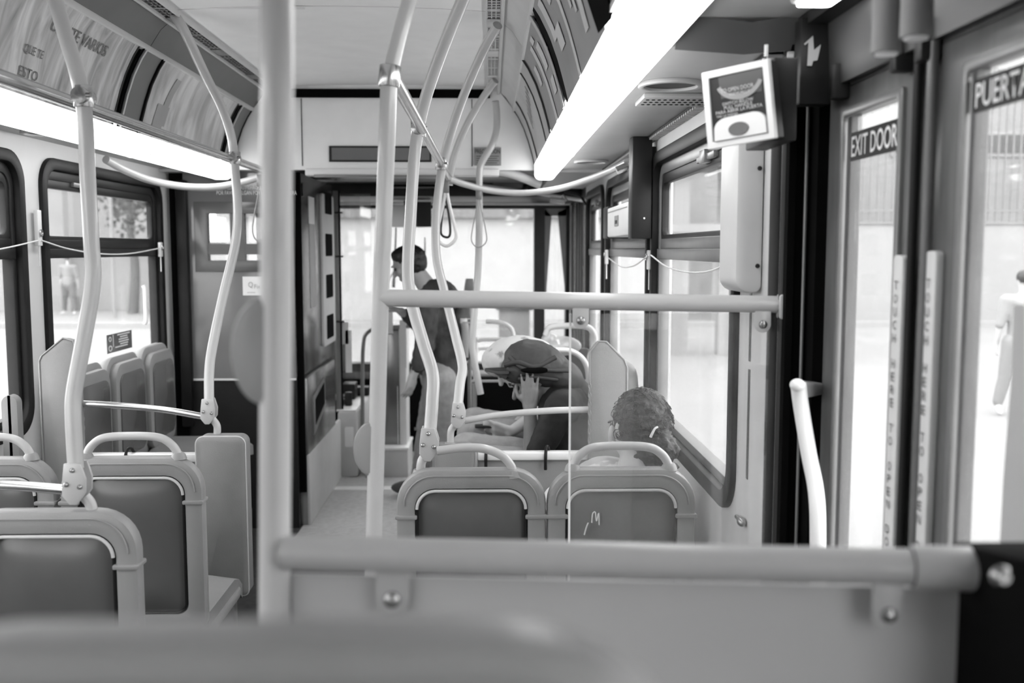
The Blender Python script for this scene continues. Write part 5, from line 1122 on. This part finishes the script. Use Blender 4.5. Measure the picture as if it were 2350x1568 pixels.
# --- person in the flowered cap behind ----------------------------------
Y1 = 4.72
def B(px, py, dy=0): return W(px, py, Y=Y1 + dy)
t = thing('person', 'person in pale flowered cap leaning forward over a phone, behind the woman in dark wrap', 'person', (.4, Y1, .14))
hc = B(1178, 838); face = v((-.7, 0, -.7)); up = v((-.7, 0, .7)); P = head_prims(hc, face, up, 1.0); ch = B(1300, 960); hip = v((.42, Y1, .66))
P += [cap(hc + v((.06, 0, -.02)), .055, B(1262, 880), .06), cap(B(1275, 905), .1, ch, .13), cap(ch, .13, hip, .15)]
for s_ in (-1, 1):
    s0 = B(1270, 910, s_ * .16); e_ = v((s0.x - .04, Y1 + s_ * .22, .86)); w_ = B(1172, 992, s_ * .045 - .2)
    P += [cap(B(1275, 905), .07, s0, .055), cap(s0, .048, e_, .04), cap(e_, .038, w_, .026)]
    fingers(P, w_, v((-.95, -s_ * .15, .22)), v((0, -s_ * .8, .6)), .175, .42, -s_, .05)
    kn = v((-.08, Y1 + s_ * .12, .72)); an = v((-.1, Y1 + s_ * .12, .1)); P += [cap(hip + v((0, s_ * .09, 0)), .085, kn, .06), cap(kn, .055, an, .038), cap(an, .04, an + v((-.16, 0, -.05)), .03)]
blob('body', P, .0065, SKIN_M, t); eyes(hc, face, up, t)
P = [cap(B(1275, 905), .112, ch, .142), cap(ch, .142, hip, .165)]
for s_ in (-1, 1): s0 = B(1270, 910, s_ * .16); e_ = v((s0.x - .04, Y1 + s_ * .22, .86)); P += [cap(B(1275, 905), .08, s0, .07), cap(s0, .064, s0 * .4 + e_ * .6, .056)]
blob('dark_top', P, .01, BLK, t, 4, .015, .08)
P = []
for s_ in (-1, 1): kn = v((-.08, Y1 + s_ * .12, .73)); an = v((-.1, Y1 + s_ * .12, .14)); P += [cap(hip + v((0, s_ * .09, -.02)), .105, kn, .085), cap(kn, .08, an, .06)]
blob('trousers', P, .012, DENIM, t, 3, .012, .06)
m = bpy.data.materials.new('flowered_cotton'); m.use_nodes = True; nt = m.node_tree; b_ = nt.nodes['Principled BSDF']; b_.inputs['Roughness'].default_value = .8
tc = nt.nodes.new('ShaderNodeTexCoord'); vo = nt.nodes.new('ShaderNodeTexVoronoi'); vo.inputs['Scale'].default_value = 14; r_ = nt.nodes.new('ShaderNodeValToRGB'); n_ = nt.nodes.new('ShaderNodeTexNoise'); n_.inputs['Scale'].default_value = 60; ma = nt.nodes.new('ShaderNodeMath'); ma.operation = 'MULTIPLY_ADD'; ma.inputs[1].default_value = .5
r_.color_ramp.elements[0].position = .42; r_.color_ramp.elements[0].color = (.24, .24, .24, 1); r_.color_ramp.elements[1].position = .56; r_.color_ramp.elements[1].color = (.52, .52, .52, 1)
nt.links.new(tc.outputs['Object'], vo.inputs['Vector']); nt.links.new(tc.outputs['Object'], n_.inputs['Vector']); nt.links.new(n_.outputs['Fac'], ma.inputs[0]); nt.links.new(vo.outputs['Distance'], ma.inputs[2]); nt.links.new(ma.outputs[0], r_.inputs[0]); nt.links.new(r_.outputs[0], b_.inputs['Base Color'])
P = [('e', B(1182, 812), (.15, .12, .088), Matrix.Rotation(math.radians(-8), 3, 'Y')), ('e', B(1145, 828), (.085, .11, .08)), ('e', B(1225, 800), (.085, .1, .05))]
blob('flowered_cap', P, .008, m, t, 4, .01, .06)
mb = MB(); a = B(1132, 978, -.2); mb.plate(rrect(a.x - .085, a.x + .05, a.y - .035, a.y + .035, .01), a.z - .004, a.z + .006, 'z'); mb.build('phone', DARK, bevel=.002, tag_=('dark phone held flat in both hands above the knees of the person in flowered cap', 'phone'))
# --- curly-haired person in the right seat, seen from behind --------------
Y2 = 2.98
def D_(px, py, dy=0): return W(px, py, Y=Y2 + dy)
t = thing('person', 'person in pale blouse with gathered curly hair, seated by the right window, back turned', 'person', (.37, 3.05, 0))
hc = D_(1462, 985, .06); face = v((-.45, .85, -.25)); up = v((0, .2, .97)); P = head_prims(hc, face, up, .98)
nk = D_(1455, 1085); P += [cap(hc + v((.0, -.02, -.06)), .05, nk, .056), cap(nk - v((0, 0, .09)), .1, v((.37, 3.08, .8)), .14), cap(v((.37, 3.08, .8)), .14, v((.37, 3.1, .56)), .16)]
for s_ in (-1, 1):
    s0 = v((nk.x - .055 + s_ * .155, Y2 + .02, nk.z - .09)); e_ = v((.35 + s_ * .19, 3.1, .68)); w_ = v((.37 + s_ * .1, 3.35, .62)); P += [cap(nk - v((0, 0, .06)), .065, s0, .058), cap(s0, .05, e_, .042), cap(e_, .04, w_, .027)]
    fingers(P, w_, v((-s_ * .3, 1, -.1)), v((0, 0, -1)), .175, .25, s_)
    kn = v((.37 + s_ * .11, 3.5, .55)); an = v((.37 + s_ * .11, 3.42, .1)); P += [cap(v((.37 + s_ * .09, 3.1, .56)), .09, kn, .06), cap(kn, .055, an, .038), cap(an, .038, an + v((0, .15, -.06)), .03)]
blob('body', P, .0065, SKIN_M, t); eyes(hc, face, up, t, .98)
P = [cap(nk - v((0, 0, .1)), .125, v((.37, 3.07, .78)), .155), cap(v((.37, 3.07, .78)), .155, v((.37, 3.1, .6)), .17)]
for s_ in (-1, 1): s0 = v((nk.x - .055 + s_ * .16, Y2 + .02, nk.z - .105)); e_ = v((.35 + s_ * .18, 3.1, .7)); P += [cap(nk - v((0, 0, .075)), .085, s0, .068), cap(s0, .064, e_, .06)]
blob('white_blouse', P, .009, WHITEC, t, 4, .02, .06)
P = []
for s_ in (-1, 1): kn = v((.37 + s_ * .11, 3.5, .56)); an = v((.37 + s_ * .11, 3.42, .14)); P += [cap(v((.37 + s_ * .09, 3.1, .56)), .11, kn, .08), cap(kn, .075, an, .06)]
blob('trousers', P, .012, DENIMD, t, 3)
P = [('e', hc + v((.012, -.02, .036)), (.088, .094, .097)), ('e', hc + v((.035, -.06, -.03)), (.065, .05, .07)), ('e', D_(1520, 1030, -.04), (.048, .05, .05)), ('e', D_(1518, 1075, -.03), (.045, .04, .042)), ('e', D_(1505, 1100, -.02), (.035, .03, .035)), ('e', D_(1475, 1050, -.0), (.04, .04, .04))]
mb = MB(); mb.ellipsoid(hc + v((-.083, -.03, -.012)), (.012, .017, .03)); mb.ellipsoid(hc + v((-.08, -.035, -.035)), (.01, .011, .014)); mb.build('ear', SKIN_M, t)
hr = blob('curly_hair', P, .006, HAIRC, t, 2, .028, .018)
mb = MB(); rnd = random.Random(5)
for k in range(130):
    th = rnd.uniform(0, 6.28); ph = rnd.uniform(.1, 1.9); base = hc + v((.012, -.025, .03)) + v((.09 * math.sin(ph) * math.cos(th), .098 * math.sin(ph) * math.sin(th), .1 * math.cos(ph)))
    if base.y > hc.y + .03: continue
    nrm = (base - hc).normalized(); tg = nrm.orthogonal().normalized(); s2 = nrm.cross(tg); r0 = rnd.uniform(.006, .012)
    mb.tube([base + nrm * (.002 + .007 * math.sin(a_ * .5)) + tg * r0 * math.cos(a_) + s2 * r0 * math.sin(a_) - v((0, 0, .004 * a_ * .6)) for a_ in (0, 1.2, 2.4, 3.6, 4.8, 6, 7.2)], .0012, 4, 2)
mb.build('curl_strands', HAIRC, hr)['kind'] = 'stuff'
mb = MB(); mb.tube([D_(1493, 1003, -.078), D_(1497, 995, -.083), D_(1503, 984, -.085), D_(1510, 980, -.083)], [.0045, .003], 8); mb.build('hair_clip', PLAST, t)
# --- standing person at the front -----------------------------------------
Y3 = 6.2
def E(px, py, dy=0): return W(px, py, Y=Y3 + dy)
t = thing('person', 'standing person in dark jacket and jeans, head bowed, at the front by the fare box', 'person', (E(1000, 900).x, Y3, 0))
hc = E(937, 608); face = v((-.9, .1, -.45)); up = v((-.42, 0, .9)); P = head_prims(hc, face, up, 1.03)
nk = E(978, 655); sh = E(1005, 690); wa = E(1012, 800); hp = E(1010, 865)
P += [cap(hc + v((.05, 0, -.04)), .052, nk, .06), cap(sh, .12, wa, .12), cap(wa, .12, hp, .13), cap(nk, .06, sh, .1)]
nearh = [E(985, 700, -.17), E(975, 795, -.2), E(948, 862, -.18)]; farh = [E(1000, 695, .17), E(960, 745, .2), E(920, 715, .12)]
for q in (nearh, farh): P += [cap(sh, .07, q[0], .06), cap(q[0], .052, q[1], .042), cap(q[1], .04, q[2], .027)]
fingers(P, nearh[2], v((-.25, 0, -1)), v((-.8, .6, 0)), .18, .3); fingers(P, farh[2], v((-.9, 0, .4)), v((0, 0, -1)), .18, .5)
for s_, kx, ax in ((-1, 1010, 1028), (1, 985, 965)):
    kn = E(kx, 985, s_ * .09); an = v((E(ax, 1130).x, Y3 + s_ * .1, .09)); P += [cap(hp + v((0, s_ * .09, -.02)), .09, kn, .062), cap(kn, .058, an, .04), cap(an, .04, an + v((-.15, 0, -.045)), .032)]
blob('body', P, .008, SKIN_M, t); eyes(hc, face, up, t)
P = [cap(E(985, 668), .075, sh, .13), cap(sh, .14, wa, .135), cap(wa, .135, E(1012, 850), .14), cap(E(1035, 735), .1, E(1050, 800), .1)]
for q in (nearh, farh): P += [cap(sh, .085, q[0], .075), cap(q[0], .07, q[1], .058), cap(q[1], .056, q[1] * .3 + q[2] * .7, .042)]
blob('jacket', P, .01, JACK, t, 3, .03, .07)
P = []
for s_, kx, ax in ((-1, 1010, 1028), (1, 985, 965)): kn = E(kx, 985, s_ * .09); an = v((E(ax, 1130).x, Y3 + s_ * .1, .12)); P += [cap(hp + v((0, s_ * .09, 0)), .11, kn, .085), cap(kn, .08, an, .07)]
blob('jeans', P, .012, DENIM, t, 3, .02, .06)
for s_, ax in ((-1, 1028), (1, 965)): q = v((E(ax, 1130).x - .06, Y3 + s_ * .1, .05)); mb = MB(); mb.ellipsoid(q, (.14, .05, .05)); mb.build('shoe', SHOE, t)
blob('hair', [('e', hc + v((.01, 0, .045)), (.105, .088, .085)), ('e', hc + v((.045, 0, .01)), (.075, .085, .075)), ('e', hc + v((-.03, 0, .055)), (.08, .08, .055))], .008, HAIR, t, 2, .012, .02)
t2 = thing('backpack', 'dark bulky bag slung behind the standing person with a pale bottle in its side', 'bag', tuple(E(1060, 830)))
P = [('e', E(1058, 745), (.06, .13, .17)), ('e', E(1062, 790), (.055, .12, .12))]; blob('bag_body', P, .012, JACK, t2, 3, .03, .06)
mb = MB(); mb.tube([E(1066, 820, -.14), E(1068, 760, -.14), E(1066, 745, -.14), E(1066, 738, -.14)], [.03, .03, .015, .015] if False else .025, 12); mb.build('bottle', SEATF, t2)
mb = MB(); c = E(1064, 742, -.14); mb.cyl(c, c + v((0, 0, .03)), .022); mb.loop([c + v((.035 + .016 * math.cos(a_), 0, .015 + .012 * math.sin(a_))) for a_ in [2 * math.pi * k / 10 for k in range(10)]], .003, 6); mb.build('bottle_cap', TRIMW, t2)
# --- pedestrians outside -----------------------------------------------------
def pedestrian(lab, px, Y, h=1.78, m1=GREYD, m2=GREYB):
    c = W(px, 650, Y=Y); x, z = c.x, -.35; t = thing('person', lab, 'person', (x, Y, z)); k = h / 1.78
    hc = v((x, Y, z + 1.66 * k)); P = head_prims(hc, v((0, 1, -.1)), v((0, 0, 1)), k); P += [cap(v((x, Y, z + 1.5 * k)), .05, v((x, Y, z + 1.56 * k)), .05)]
    for s_ in (-1, 1):
        s0 = v((x + s_ * .2, Y, z + 1.42 * k)); e_ = v((x + s_ * .25, Y + .02, z + 1.12 * k)); w_ = v((x + s_ * .24, Y + .1, z + .87 * k)); P += [cap(v((x, Y, z + 1.43 * k)), .06, s0, .055), cap(s0, .05, e_, .04), cap(e_, .038, w_, .026)]
        fingers(P, w_, v((0, .1, -1)), v((-s_, 0, 0)), .18, .3, s_)
        kn = v((x + s_ * .14, Y - s_ * .05, z + .5 * k)); an = v((x + s_ * .19, Y - s_ * .1, z + .09)); P += [cap(v((x + s_ * .1, Y, z + .9 * k)), .09, kn, .06), cap(kn, .055, an, .038), cap(an, .038, an + v((s_ * .04, -.14, -.05)), .03)]
    P += [cap(v((x, Y, z + 1.35 * k)), .13, v((x, Y, z + .95 * k)), .13)]; blob('body', P, .02, SKIN_M, t, 1)
    P = [cap(v((x, Y, z + 1.36 * k)), .15, v((x, Y, z + .95 * k)), .16)]
    for s_ in (-1, 1): s0 = v((x + s_ * .2, Y, z + 1.42 * k)); e_ = v((x + s_ * .25, Y + .02, z + 1.12 * k)); P += [cap(v((x, Y, z + 1.4 * k)), .09, s0, .075), cap(s0, .07, e_, .055)]
    blob('coat', P, .025, m2, t, 2)
    P = []
    for s_ in (-1, 1): kn = v((x + s_ * .14, Y - s_ * .05, z + .5 * k)); an = v((x + s_ * .19, Y - s_ * .1, z + .15)); P += [cap(v((x + s_ * .1, Y, z + .9 * k)), .12, kn, .085), cap(kn, .08, an, .065)]
    blob('trousers', P, .025, m1, t, 2); blob('hair', [('e', hc + v((0, -.01, .04)), (.09, .1, .09))], .02, HAIR, t, 1)
pedestrian('pedestrian outside the left window walking away with legs apart', 157, 29.5)
pedestrian('pedestrian in pale clothes at the right edge outside the exit door', 2350, 11.3, 1.7, GREYB, CONW)
